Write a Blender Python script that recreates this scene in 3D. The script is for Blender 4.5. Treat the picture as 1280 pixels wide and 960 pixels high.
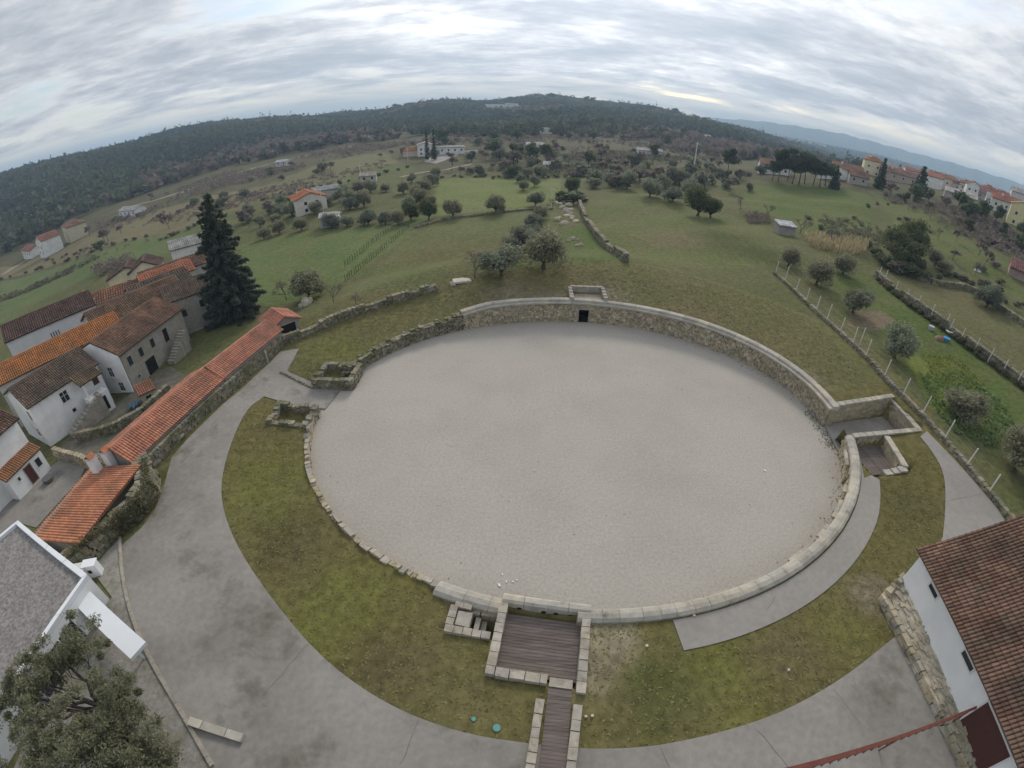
import bpy, math, random
import numpy as np
from mathutils import Vector, Matrix
from mathutils.geometry import delaunay_2d_cdt

for o in list(bpy.data.objects):
    bpy.data.objects.remove(o)
sc = bpy.context.scene
COL = sc.collection
rng = np.random.default_rng(7)
random.seed(7)
R = math.radians

# ------------------------------------------------------------------ camera (wide action-camera fisheye)
CAM_H = 26.0
PITCH, ROLL, FOC = 33.2, 1.0, 580.0          # FOC in pixels of a 1280 px wide frame, stereographic
fw = np.array([0, math.cos(R(PITCH)), -math.sin(R(PITCH))])
rt0 = np.array([1.0, 0, 0]); up0 = np.cross(rt0, fw)
cr, sr = math.cos(R(ROLL)), math.sin(R(ROLL))
rt = cr * rt0 + sr * up0
up = cr * up0 - sr * rt0
cd = bpy.data.cameras.new('camera')
cam = bpy.data.objects.new('camera', cd); COL.objects.link(cam)
cam.matrix_world = Matrix(((rt[0], up[0], -fw[0], 0), (rt[1], up[1], -fw[1], 0), (rt[2], up[2], -fw[2], CAM_H), (0, 0, 0, 1)))
cd.type = 'PANO'
cd.sensor_fit = 'HORIZONTAL'; cd.sensor_width = 36.0; cd.sensor_height = 27.0
cd.clip_start = 0.1; cd.clip_end = 40000
pc = cd.cycles if hasattr(cd, 'cycles') and hasattr(cd.cycles, 'panorama_type') else cd
pc.panorama_type = 'FISHEYE_LENS_POLYNOMIAL'
pc.fisheye_fov = R(179)
_f = FOC * 36.0 / 1280.0
_r = np.linspace(0, 24, 200); _th = 2 * np.arctan(_r / (2 * _f))
_k = np.linalg.lstsq(np.stack([_r, _r**2, _r**3, _r**4], 1), _th, rcond=None)[0]
pc.fisheye_polynomial_k0 = 0.0
pc.fisheye_polynomial_k1, pc.fisheye_polynomial_k2, pc.fisheye_polynomial_k3, pc.fisheye_polynomial_k4 = [-float(k) for k in _k]
sc.camera = cam

# ------------------------------------------------------------------ sky, sun, exposure
SUN_AZ, SUN_EL = 8.0, 32.0                  # azimuth from +Y towards +X
world = bpy.data.worlds.new('World'); sc.world = world; world.use_nodes = True
def build_world():
    nt = world.node_tree; nt.nodes.clear(); N = nt.nodes.new; Lk = nt.links.new
    out = N('ShaderNodeOutputWorld'); bg = N('ShaderNodeBackground'); bg.inputs['Strength'].default_value = 0.1
    Lk(bg.outputs[0], out.inputs[0])
    sky = N('ShaderNodeTexSky'); sky.sky_type = 'NISHITA'; sky.sun_disc = False
    sky.sun_elevation = R(SUN_EL); sky.sun_rotation = R(SUN_AZ); sky.air_density = 1.0; sky.dust_density = 1.5
    tc = N('ShaderNodeTexCoord'); sp = N('ShaderNodeSeparateXYZ'); Lk(tc.outputs['Generated'], sp.inputs[0])
    def M(op, a, b=None, c=None, clamp=False):
        m = N('ShaderNodeMath'); m.operation = op; m.use_clamp = clamp
        for i, v in enumerate((a, b, c)):
            if v is None: continue
            if isinstance(v, (int, float)): m.inputs[i].default_value = v
            else: Lk(v, m.inputs[i])
        return m.outputs[0]
    zc = M('MAXIMUM', M('ADD', sp.outputs[2], 0.11), 0.03)
    px = M('DIVIDE', sp.outputs[0], zc); py = M('DIVIDE', sp.outputs[1], zc)
    cb = N('ShaderNodeCombineXYZ'); Lk(px, cb.inputs[0]); Lk(py, cb.inputs[1])
    mp = N('ShaderNodeMapping'); Lk(cb.outputs[0], mp.inputs[0]); mp.inputs['Rotation'].default_value = (0, 0, R(-20)); mp.inputs['Scale'].default_value = (0.85, 1.3, 1)
    mp.inputs['Location'].default_value = (3.1, 1.7, 0)
    def noise(vec, s, det, rough, dist=0.0):
        n = N('ShaderNodeTexNoise'); n.inputs['Scale'].default_value = s; n.inputs['Detail'].default_value = det
        n.inputs['Roughness'].default_value = rough; n.inputs['Distortion'].default_value = dist; Lk(vec, n.inputs['Vector']); return n.outputs[0]
    def ramp(fac, stops):
        r = N('ShaderNodeValToRGB'); Lk(fac, r.inputs[0]); el = r.color_ramp.elements
        el[0].position, el[0].color = stops[0]; el[1].position, el[1].color = stops[-1]
        for p, c in stops[1:-1]:
            e = el.new(p); e.color = c
        return r.outputs[0]
    n1 = noise(mp.outputs[0], 1.0, 10, 0.60, 0.25)
    n2 = noise(mp.outputs[0], 0.30, 3, 0.5)
    n3 = noise(mp.outputs[0], 5.5, 9, 0.65, 0.2)
    thick = M('ADD', M('MULTIPLY', n1, 0.54), M('ADD', M('MULTIPLY', n2, 0.28), M('MULTIPLY', n3, 0.20)))
    g = lambda r_, g_, b_: (r_, g_, b_, 1)
    ccol = ramp(thick, [(0.38, g(8.4, 8.45, 8.5)), (0.455, g(6.7, 6.85, 7.05)), (0.50, g(5.4, 5.65, 6.05)), (0.55, g(4.35, 4.7, 5.2)), (0.64, g(3.5, 3.9, 4.5))])
    cover = ramp(M('ADD', M('MULTIPLY', n2, 0.55), M('MULTIPLY', n1, 0.45)), [(0.36, g(0, 0, 0)), (0.44, g(1, 1, 1))])
    # the cloud deck is thinner, hence brighter, round the hidden sun
    sd = N('ShaderNodeVectorMath'); sd.operation = 'DOT_PRODUCT'
    Lk(tc.outputs['Generated'], sd.inputs[0])
    sd.inputs[1].default_value = (math.sin(R(SUN_AZ)) * math.cos(R(SUN_EL)), math.cos(R(SUN_AZ)) * math.cos(R(SUN_EL)), math.sin(R(SUN_EL)))
    glow = M('MULTIPLY', M('POWER', M('MAXIMUM', sd.outputs['Value'], 0.0), 5.0), 0.75)
    gain = M('ADD', 0.80, glow)
    vm = N('ShaderNodeVectorMath'); vm.operation = 'SCALE'; Lk(ccol, vm.inputs[0]); Lk(gain, vm.inputs['Scale'])
    # the deck ends short of the horizon: a ragged bright strip of far, thin cloud under it
    strip = M('SUBTRACT', 1.0, M('MULTIPLY', M('SUBTRACT', M('ADD', sp.outputs[2], M('MULTIPLY', M('SUBTRACT', n1, 0.5), 0.14)), 0.03), 24.0, clamp=True), clamp=True)
    st = N('ShaderNodeMix'); st.data_type = 'RGBA'; Lk(M('MULTIPLY', strip, 0.75), st.inputs['Factor']); Lk(vm.outputs[0], st.inputs['A']); st.inputs['B'].default_value = (8.6, 8.1, 7.1, 1)
    mx = N('ShaderNodeMix'); mx.data_type = 'RGBA'; Lk(cover, mx.inputs['Factor'])
    Lk(sky.outputs[0], mx.inputs['A']); Lk(st.outputs['Result'], mx.inputs['B'])
    Lk(mx.outputs['Result'], bg.inputs['Color'])
build_world()
sl = bpy.data.lights.new('sun', 'SUN'); sl.energy = 1.5; sl.angle = R(16); sl.color = (1.0, 0.90, 0.76)
sun = bpy.data.objects.new('sun', sl); COL.objects.link(sun)
sdir = Vector((math.sin(R(SUN_AZ)) * math.cos(R(SUN_EL)), math.cos(R(SUN_AZ)) * math.cos(R(SUN_EL)), math.sin(R(SUN_EL))))
sun.rotation_euler = sdir.to_track_quat('Z', 'Y').to_euler(); sun.location = (0, 0, 60)
sc.view_settings.view_transform = 'Standard'; sc.view_settings.look = 'None'
sc.view_settings.exposure = 0.46; sc.view_settings.gamma = 1.0; sc.view_settings.use_curve_mapping = False
sc.render.engine = 'CYCLES'
sc.cycles.max_bounces = 5; sc.cycles.diffuse_bounces = 2; sc.cycles.glossy_bounces = 2; sc.cycles.volume_bounces = 0
sc.cycles.use_denoising = True

# ------------------------------------------------------------------ terrain function
CX, CY, EA, EB = 6.7, 34.2, 25.0, 20.6       # arena ellipse (inner face of the wall)
def phi_d(x, y):
    x = np.asarray(x, float) - CX; y = np.asarray(y, float) - CY
    d = np.zeros_like(x)
    for _ in range(24):
        k = np.sqrt((x / (EA + d))**2 + (y / (EB + d))**2)
        d = np.maximum(d + (k - 1) * (0.5 * (EA + EB) + d), -20.0)
    return np.degrees(np.arctan2(y / (EB + d), x / (EA + d))), d
def ell(ph, d):
    t = np.radians(ph); return CX + (EA + d) * np.cos(t), CY + (EB + d) * np.sin(t)
def sstep(a, b, x):
    t = np.clip((x - a) / (b - a), 0, 1); return t * t * (3 - 2 * t)
TOPT = [(-180, .2), (-176, .8), (-160, .8), (-135, .85), (-112, 1.35), (-100, 1.6), (-70, 1.8), (-30, 2.0), (0, 2.05), (20, 2.2), (50, 2.45), (90, 2.6), (112, 2.5), (125, 1.7), (140, 1.25), (162, .95), (168.5, .02), (178.5, .02), (180, .2)]
OUTT = [(-180, 1.0), (-160, 1.0), (-135, 1.2), (-112, 1.6), (-90, 1.8), (-60, 1.95), (-30, 2.1), (0, 2.5), (20, 2.8), (50, 3.1), (75, 4.0), (90, 4.3), (110, 4.0), (130, 2.6), (150, 1.3), (165, .7), (180, 1.0)]
def itab(T, ph): return np.interp(ph, [t[0] for t in T], [t[1] for t in T])
FR = np.array([0, 40, 70, 110, 160, 230, 320, 420, 550, 700, 900, 1150, 1500, 2500, 4500, 12000.])
FT = [(-180, [1.5, 1.5, 1, 0, -2, -4, -6, -8, -10, -12, -15, -20, -30, -40, -40, -40]),
      (-110, [1.5, 1, 0, -2, -5, -8, -10, -12, -12, -12, -15, -20, -30, -40, -40, -40]),
      (-75, [1, -1.5, -3, -7, -12, -16, -19, -17, 2, 20, 24, 18, 0, -40, -40, -40]),
      (-57, [1, -1.5, -3, -6, -10, -14, -18, -16, 2, 18, 21, 15, 0, -40, -40, -40]),
      (-45, [1, -1.5, -2, -4, -6, -8, -10, -11, 1, 20, 22, 15, 0, -40, -40, -40]),
      (-32, [1, -1, -1.5, -3, -4, -5, -6, -6, -2, 16, 29, 24, 0, -40, -40, -40]),
      (-18, [1, 0, 0, -1, -1, -1, -1, 0, 2, 9, 17, 19, 0, -40, -40, -40]),
      (-5, [1, .5, .3, 0, 0, 0, 1, 2, 4, 12, 24, 34, 25, -20, -40, -40]),
      (6, [1, 1, .8, .5, .5, 1, 3, 6, 10, 18, 33, 46, 35, -20, -40, -40]),
      (14, [1, 1, 1.2, 1.5, 2, 3, 5, 7, 11, 18, 30, 39, 28, -20, -40, -40]),
      (22, [1, 1.5, 2, 2.5, 3, 5, 6, 6, 8, 12, 16, 18, 5, -25, -40, -40]),
      (31, [1, 2, 2.5, 3, 4.5, 8.5, 11, 8, 2, 2, 2, 0, -10, 0, -40, -40]),
      (40, [1, 2.5, 3, 4, 6.5, 12.5, 16.5, 13, 0, -10, -20, -20, -20, 4, -40, -40]),
      (50, [1, 2.5, 3, 4.5, 9, 16, 18, 14, 0, -10, -20, -20, -20, 2, -40, -40]),
      (80, [1, 2.5, 3, 4.5, 9, 17, 19, 14, 0, -10, -20, -20, -20, -5, -40, -40]),
      (110, [1.5, 2, 2, 2, 3, 4, 4, 2, 0, -10, -20, -20, -20, -30, -40, -40]),
      (180, [1.5, 1.5, 1, 0, -2, -4, -6, -8, -10, -12, -15, -20, -30, -40, -40, -40])]
FAZ = np.array([f[0] for f in FT], float); FZ = np.array([f[1] for f in FT], float)
def zfar(x, y):
    az = np.degrees(np.arctan2(x, y)); r = np.hypot(x, y)
    i = np.clip(np.searchsorted(FAZ, az) - 1, 0, len(FAZ) - 2); t = (az - FAZ[i]) / (FAZ[i + 1] - FAZ[i]); t = t * t * (3 - 2 * t)
    j = np.clip(np.searchsorted(FR, r) - 1, 0, len(FR) - 2); u = np.clip((r - FR[j]) / (FR[j + 1] - FR[j]), 0, 1)
    z = (FZ[i, j] * (1 - u) + FZ[i, j + 1] * u) * (1 - t) + (FZ[i + 1, j] * (1 - u) + FZ[i + 1, j + 1] * u) * t
    k = np.clip(r / 400, 0, 1)
    z = z + k * (1.2 * np.sin(x / 37 + 1.3) * np.sin(y / 43) + 2.2 * np.sin(x / 120 + .4 * np.sin(y / 90)) * np.cos(y / 105))
    z = z + 5.0 * np.clip((r - 520) / 300, 0, 1) * np.clip((1500 - r) / 400, 0, 1) * (np.sin(x / 78 + 1.1 * np.sin(y / 140)) * np.cos(y / 95) + .5 * np.sin(x / 33))
    z = z + .28 * np.sin(x / 5.3 + np.sin(y / 7)) * np.sin(y / 4.1) * np.clip((r - 60) / 60, 0, 1) + .35 * np.sin(y / 6.5 + .8 * np.sin(x / 9)) * np.clip((r - 60) / 40, 0, 1) * np.clip((x - 12) / 12, 0, 1) * np.clip((260 - r) / 100, 0, 1)
    return z
RECTS = []          # local cut-outs: (cx, cy, half u, half v, angle, z, soft)
def zg(x, y):
    x = np.asarray(x, float); y = np.asarray(y, float)
    ph, d = phi_d(x, y)
    zn = itab(TOPT, ph); zo = itab(OUTT, ph)
    z = zn + (zo - zn) * sstep(0, 12, d)
    b0 = np.interp(ph, [-180, -150, -90, -30, 30, 70, 110, 140, 180], [13, 16, 40, 40, 16, 13, 13, 12, 13])
    w = sstep(b0, b0 + np.interp(ph, [-180, 0, 90, 180], [12, 30, 16, 12]), d)
    z = z * (1 - w) + zfar(x, y) * w
    for (cx, cy, hu, hv, an, zz, so) in RECTS:
        ca, sa = math.cos(R(an)), math.sin(R(an))
        u = (x - cx) * ca + (y - cy) * sa; v = -(x - cx) * sa + (y - cy) * ca
        m = (1 - sstep(hu, hu + so, np.abs(u))) * (1 - sstep(hv, hv + so, np.abs(v)))
        z = z * (1 - m) + zz * m
    return z
def zg1(x, y): return float(zg(np.array([x]), np.array([y]))[0])
def ray(px, py):
    dx, dy = px - 640.0, py - 480.0; r = math.hypot(dx, dy); th = 2 * math.atan(r / (2 * FOC)); s = math.sin(th) / max(r, 1e-9)
    return rt * (dx * s) + up * (-dy * s) + fw * math.cos(th)
def P(px, py, z):
    d = ray(px, py); t = (z - CAM_H) / d[2]; return np.array([d[0] * t, d[1] * t, z])
_T = np.geomspace(8, 9000, 500)
def at(px, py, tmax=9000):
    d = ray(px, py)
    for T in (_T[_T <= tmax], None, None):
        if T is None: T = np.linspace(a, b, 40)
        zt = CAM_H + d[2] * T; h = zg(d[0] * T, d[1] * T)
        k = np.nonzero(zt < h)[0]
        if len(k) == 0: T0 = T[-1]; a, b = T[-2], T[-1]; continue
        i = max(k[0], 1); a, b = T[i - 1], T[i]; T0 = b
    return np.array([d[0] * T0, d[1] * T0, zg1(d[0] * T0, d[1] * T0)])
def poly(*pp): return [tuple(at(*p)[:2]) for p in pp]

# ------------------------------------------------------------------ mesh builder
class MB:
    def __init__(s): s.v = []; s.f = []; s.c = []; s.n = 0
    def add(s, v, f, c=(1, 1, 1)):
        v = np.asarray(v, float).reshape(-1, 3)
        s.v.append(v)
        for fa in (f if isinstance(f, list) else [f]):
            s.f.append(np.asarray(fa, int) + s.n)
        c = np.asarray(c, float)
        s.c.append(np.broadcast_to(c if c.ndim == 2 else c[None, :3], (len(v), 3)))
        s.n += len(v); return s
    def obox(s, o, a, b, c, col=(1, 1, 1)):
        o, a, b, c = [np.asarray(q, float) for q in (o, a, b, c)]
        v = [o, o + a, o + a + b, o + b, o + c, o + a + c, o + a + b + c, o + b + c]
        return s.add(v, BOXF, col)
    def box(s, x0, y0, z0, x1, y1, z1, col=(1, 1, 1)):
        return s.obox((x0, y0, z0), (x1 - x0, 0, 0), (0, y1 - y0, 0), (0, 0, z1 - z0), col)
    def stone(s, ctr, size, ang=0, jit=.12, col=(1, 1, 1), r=rng):
        h = np.array(size) / 2
        v = np.array([[-1, -1, -1], [1, -1, -1], [1, 1, -1], [-1, 1, -1], [-1, -1, 1], [1, -1, 1], [1, 1, 1], [-1, 1, 1]], float)
        v = v * (1 + r.uniform(-jit, jit, (8, 3)) - jit * .5) * h
        ca, sa = math.cos(ang), math.sin(ang)
        v = np.stack([v[:, 0] * ca - v[:, 1] * sa, v[:, 0] * sa + v[:, 1] * ca, v[:, 2]], 1) + np.asarray(ctr)
        return s.add(v, BOXF, col)
    def tube(s, pts, rad, n=6, col=(1, 1, 1)):
        pts = np.asarray(pts, float); rad = np.broadcast_to(rad, (len(pts),))
        V = []
        for i, p in enumerate(pts):
            t = pts[min(i + 1, len(pts) - 1)] - pts[max(i - 1, 0)]; t = t / (np.linalg.norm(t) + 1e-9)
            a = np.cross(t, [0.31, .95, .1] if abs(t[2]) > .7 else [0, 0, 1]); a /= np.linalg.norm(a) + 1e-9; b = np.cross(t, a)
            for k in range(n):
                q = 2 * math.pi * k / n; V.append(p + rad[i] * (a * math.cos(q) + b * math.sin(q)))
        F = [[i * n + k, i * n + (k + 1) % n, (i + 1) * n + (k + 1) % n, (i + 1) * n + k] for i in range(len(pts) - 1) for k in range(n)]
        cap = [[(len(pts) - 1) * n + k for k in range(n)], [k for k in reversed(range(n))]]
        return s.add(V, [np.array(F), np.array(cap)], col)
    def prism(s, xy, z0, z1, col=(1, 1, 1)):
        n = len(xy); V = [(x, y, z0) for x, y in xy] + [(x, y, z1) for x, y in xy]
        F = [np.array([[i, (i + 1) % n, n + (i + 1) % n, n + i] for i in range(n)]), np.array([[n + i for i in range(n)], [n - 1 - i for i in range(n)]])]
        return s.add(V, F, col)
    def build(s, name, mat, parent=None, smooth=False):
        me = bpy.data.meshes.new(name)
        V = np.concatenate(s.v) if s.v else np.zeros((0, 3)); C = np.concatenate(s.c)
        lo = np.concatenate([f.ravel() for f in s.f]); ln = np.concatenate([np.full(len(f), f.shape[1]) for f in s.f])
        me.vertices.add(len(V)); me.vertices.foreach_set('co', V.ravel().astype(np.float32))
        me.loops.add(len(lo)); me.loops.foreach_set('vertex_index', lo.astype(np.int32))
        me.polygons.add(len(ln)); st = np.concatenate([[0], np.cumsum(ln)[:-1]])
        me.polygons.foreach_set('loop_start', st.astype(np.int32))
        me.polygons.foreach_set('use_smooth', np.full(len(ln), smooth))
        at_ = me.attributes.new('Col', 'FLOAT_COLOR', 'POINT')
        at_.data.foreach_set('color', np.concatenate([C, np.ones((len(C), 1))], 1).ravel().astype(np.float32))
        me.update(calc_edges=True)
        me.materials.append(MAT[mat] if isinstance(mat, str) else mat)
        return obj(name, me, parent)
BOXF = np.array([[0, 3, 2, 1], [4, 5, 6, 7], [0, 1, 5, 4], [1, 2, 6, 5], [2, 3, 7, 6], [3, 0, 4, 7]])
def obj(name, me, parent=None):
    o = bpy.data.objects.new(name, me); COL.objects.link(o)
    if parent is not None: o.parent = parent
    return o
def thing(name, label, cat, loc=(0, 0, 0), rz=0.0, group=None):
    o = bpy.data.objects.new(name, None); COL.objects.link(o); o.empty_display_size = .3
    o.location = [float(v) for v in loc]; o.rotation_euler = (0, 0, rz)
    return tag(o, label, cat, group)
def tag(o, label=None, cat=None, group=None, kind=None):
    if label: o['label'] = label
    if cat: o['category'] = cat
    if group: o['group'] = group
    if kind: o['kind'] = kind
    return o
def copy_tree(root, loc, rz=0.0, sc_=1.0, label=None, group=None, name=None):
    r = root.copy(); COL.objects.link(r); r.location = [float(v) for v in loc]; r.rotation_euler = (0, 0, rz)
    r.scale = (sc_, sc_, sc_) if np.isscalar(sc_) else sc_
    if label: r['label'] = label
    if group: r['group'] = group
    for ch in root.children:
        c = ch.copy(); COL.objects.link(c); c.parent = r
        for g_ in ch.children:
            e = g_.copy(); COL.objects.link(e); e.parent = c
    return r

# ------------------------------------------------------------------ materials
MAT = {}
def material(name, col=(1, 1, 1), var=.25, scale=2.0, rough=.9, bump=.0, bscale=None, tint=None, tint_scale=.3, tint_amt=.5, spec=.3, det=6, vc=True, stretch=(1, 1, 1), stain=None):
    m = bpy.data.materials.new(name); m.use_nodes = True; nt = m.node_tree; N = nt.nodes.new; Lk = nt.links.new
    b = nt.nodes['Principled BSDF']; b.inputs['Roughness'].default_value = rough; b.inputs['Specular IOR Level'].default_value = spec
    tc = N('ShaderNodeTexCoord'); mp = N('ShaderNodeMapping'); Lk(tc.outputs['Object'], mp.inputs[0]); mp.inputs['Scale'].default_value = stretch
    def noise(s, d=det, r=.6):
        n = N('ShaderNodeTexNoise'); n.inputs['Scale'].default_value = s; n.inputs['Detail'].default_value = d; n.inputs['Roughness'].default_value = r
        Lk(mp.outputs[0], n.inputs['Vector']); return n.outputs[0]
    def mapr(f, a, c, lo=.3, hi=.7):
        q = N('ShaderNodeMapRange'); Lk(f, q.inputs['Value']); q.inputs['From Min'].default_value = lo; q.inputs['From Max'].default_value = hi
        q.inputs['To Min'].default_value = a; q.inputs['To Max'].default_value = c; return q.outputs[0]
    def mix(t, f, A, B):
        x = N('ShaderNodeMix'); x.data_type = 'RGBA'; x.blend_type = t
        for k, v in (('Factor', f), ('A', A), ('B', B)):
            i = x.inputs[k]
            if k == 'Factor': i = x.inputs[0]
            elif k == 'A': i = x.inputs[6]
            else: i = x.inputs[7]
            if isinstance(v, (int, float)): i.default_value = v
            elif isinstance(v, tuple): i.default_value = (*v[:3], 1)
            else: Lk(v, i)
        return x.outputs[2]
    if vc:
        a = N('ShaderNodeAttribute'); a.attribute_name = 'Col'
        c = mix('MULTIPLY', 1.0, a.outputs['Color'], col)
    else:
        c = mix('MULTIPLY', 1.0, tuple(col), (1.0, 1.0, 1.0))
    if tint is not None:
        c = mix('MIX', mapr(noise(tint_scale, 5), 0, tint_amt, .42, .64), c, tuple(tint))
    if stain is not None:      # (colour, scale, lo, hi, amount)
        c = mix('MIX', mapr(noise(stain[1], 7, .65), 0, stain[4], stain[2], stain[3]), c, tuple(stain[0]))
    n = noise(scale)
    v = mapr(n, 1 - var, 1 + var, .25, .75)
    cv = N('ShaderNodeCombineXYZ')
    for k in range(3): Lk(v, cv.inputs[k])
    c = mix('MULTIPLY', 1.0, c, cv.outputs[0])
    Lk(c, b.inputs['Base Color'])
    if bump > 0:
        bp = N('ShaderNodeBump'); bp.inputs['Strength'].default_value = min(1, bump); bp.inputs['Distance'].default_value = .05 if bump <= 1 else .05 * bump
        Lk(noise(bscale or scale * 2), bp.inputs['Height']); Lk(bp.outputs[0], b.inputs['Normal'])
    MAT[name] = m; return m
def leafmat(name, rough=.6, trans=.45):
    m = bpy.data.materials.new(name); m.use_nodes = True; nt = m.node_tree; N = nt.nodes.new; Lk = nt.links.new
    b = nt.nodes['Principled BSDF']; b.inputs['Roughness'].default_value = rough; b.inputs['Specular IOR Level'].default_value = .25
    a = N('ShaderNodeAttribute'); a.attribute_name = 'Col'; Lk(a.outputs['Color'], b.inputs['Base Color'])
    t = N('ShaderNodeBsdfTranslucent'); Lk(a.outputs['Color'], t.inputs['Color'])
    mx = N('ShaderNodeMixShader'); mx.inputs[0].default_value = trans; Lk(b.outputs[0], mx.inputs[1]); Lk(t.outputs[0], mx.inputs[2])
    Lk(mx.outputs[0], nt.nodes['Material Output'].inputs[0]); MAT[name] = m
material('ground', (.88, .87, .86), .42, scale=1.6, rough=.95, bump=1.6, bscale=2.2, tint=(.165, .14, .075), tint_scale=.11, tint_amt=.38, spec=.1, det=10, stain=((.09, .08, .042), .45, .5, .68, .36))
material('gravel', (.405, .377, .337), .18, 5.0, .95, .6, 14, tint=(.35, .323, .288), tint_scale=.12, tint_amt=.6, spec=.1, det=9, vc=False, stain=((.20, .18, .15), 1.3, .66, .78, .8))
material('asphalt', (.272, .256, .236), .15, 2.5, .85, .25, 30, tint=(.20, .188, .17), tint_scale=.16, tint_amt=.85, spec=.25, det=10, vc=False, stain=((.10, .092, .07), .30, .54, .70, .75))
material('asphalt_clean', (.28, .264, .245), .12, 2.5, .85, .25, 30, tint=(.225, .212, .194), tint_scale=.2, tint_amt=.6, spec=.25, det=9, vc=False)
material('joint', (.14, .13, .115), .3, 3, .95, vc=False)
material('stone', (.43, .385, .305), .32, 3.0, .92, .9, 6, tint=(.24, .22, .14), tint_scale=.9, tint_amt=.55, spec=.15, stain=((.08, .078, .065), 1.7, .58, .72, .6))
material('coping', (.44, .415, .37), .16, 2.5, .9, .5, 9, tint=(.30, .28, .23), tint_scale=.7, tint_amt=.6, spec=.15, stain=((.07, .07, .06), 1.4, .60, .74, .75))
material('block', (.40, .37, .33), .2, 3, .9, .6, 8, tint=(.24, .22, .17), tint_scale=1.1, tint_amt=.6, spec=.15, stain=((.09, .085, .07), 2.2, .58, .74, .6))
material('drywall', (.26, .245, .20), .38, 3.0, .95, .9, 6, tint=(.10, .11, .05), tint_scale=.5, tint_amt=.7, spec=.1)
material('timber', (.125, .102, .092), .3, 2.0, .75, .4, 10, tint=(.19, .16, .145), tint_scale=.9, tint_amt=.6, stretch=(.5, 8, 3))
material('plaster', (.86, .865, .87), .05, .7, .85, .12, 6, tint=(.60, .61, .61), tint_scale=.5, tint_amt=.5, stain=((.30, .30, .29), .9, .62, .80, .55))
material('plaster_clean', (.86, .865, .87), .03, .7, .8, .08, 6, tint=(.68, .69, .69), tint_scale=.5, tint_amt=.4)
material('render_wall', var=.09, scale=.8, rough=.9, bump=.15, bscale=6, tint=(.42, .40, .36), tint_scale=.6, tint_amt=.35)
material('granite_wall', (.30, .285, .255), .28, 1.6, .92, .5, 5, tint=(.40, .39, .37), tint_scale=.5, tint_amt=.7, stain=((.09, .09, .08), .8, .55, .74, .6))
material('tiles', var=.22, scale=1.3, rough=.85, bump=.2, bscale=9, spec=.2, tint=(.10, .095, .075), tint_scale=.45, tint_amt=.35)
material('tiles_old', var=.35, scale=1.0, rough=.9, bump=.3, bscale=7, spec=.15, tint=(.075, .07, .055), tint_scale=.5, tint_amt=.6)
material('roof_gravel', (.235, .22, .21), .6, 5, .95, .9, 9, vc=False, det=9, tint=(.17, .16, .155), tint_scale=.5, tint_amt=.5)
material('metal_white', (.72, .75, .78), .04, 1, .35, .0, vc=False, spec=.5)
material('metal_blue', (.36, .47, .50), .1, 1, .5, .1, vc=False, spec=.5)
material('glass_dark', (.025, .03, .035), .1, 2, .12, vc=False, spec=.6)
material('dark_hole', (.012, .011, .010), .2, 2, .95, vc=False)
material('wood_door', (.085, .035, .028), .2, 3, .6, .2, 8, vc=False, stretch=(8, 8, 1))
material('frame_white', (.70, .70, .69), .05, 2, .6, vc=False)
material('rust_red', (.15, .045, .032), .25, 4, .6, .3, 10, vc=False)
material('post', (.62, .61, .58), .12, 4, .8, vc=False)
material('bark', (.085, .072, .06), .4, 6, .95, .9, 12, vc=False, stretch=(3, 3, 1))
material('bare_bark', (.14, .115, .10), .3, 4, .95, vc=False)
material('cobble', (.27, .255, .235), .3, 3, .9, .9, 7, vc=False, tint=(.13, .13, .075), tint_scale=.6, tint_amt=.6)
material('rock', (.46, .42, .35), .3, 1.5, .92, .9, 4, tint=(.2, .19, .13), tint_scale=.5, tint_amt=.6)
material('litter', var=.05, scale=2, rough=.6)
material('mountain', (.10, .13, .10), .3, .002, 1.0, vc=False)
material('track', (.27, .235, .175), .2, .8, .95, vc=False)
material('yard_earth', (.155, .14, .115), .35, 1.2, .95, .5, 4, vc=False, tint=(.09, .095, .045), tint_scale=.4, tint_amt=.7)
material('wire_grey', (.3, .3, .3), .1, 3, .6, vc=False)
leafmat('leaf'); leafmat('leaf_far', .8, .3); leafmat('blade', .9, .0)

# ------------------------------------------------------------------ helpers for the setting
def pip(x, y, pg):
    inside = np.zeros(x.shape, bool); n = len(pg); j = n - 1
    for i in range(n):
        xi, yi = pg[i]; xj, yj = pg[j]
        c = ((yi > y) != (yj > y)) & (x < (xj - xi) * (y - yi) / (yj - yi + 1e-12) + xi)
        inside ^= c; j = i
    return inside
def dense(pg, step, closed=True):
    out = []
    n = len(pg)
    for i in range(n if closed else n - 1):
        a = np.array(pg[i]); b = np.array(pg[(i + 1) % n]); k = max(1, int(np.hypot(*(b - a)) / step))
        for t in range(k): out.append(tuple(a + (b - a) * t / k))
    if not closed: out.append(tuple(pg[-1]))
    return out
def smooth_line(pts, it=2, closed=False):
    pts = [np.array(p, float) for p in pts]
    for _ in range(it):
        o = [] if closed else [pts[0]]
        n = len(pts)
        for i in range(n if closed else n - 1):
            a, b = pts[i], pts[(i + 1) % n]; o += [a * .75 + b * .25, a * .25 + b * .75]
        if not closed: o.append(pts[-1])
        pts = o
    return [tuple(p) for p in pts]
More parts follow.
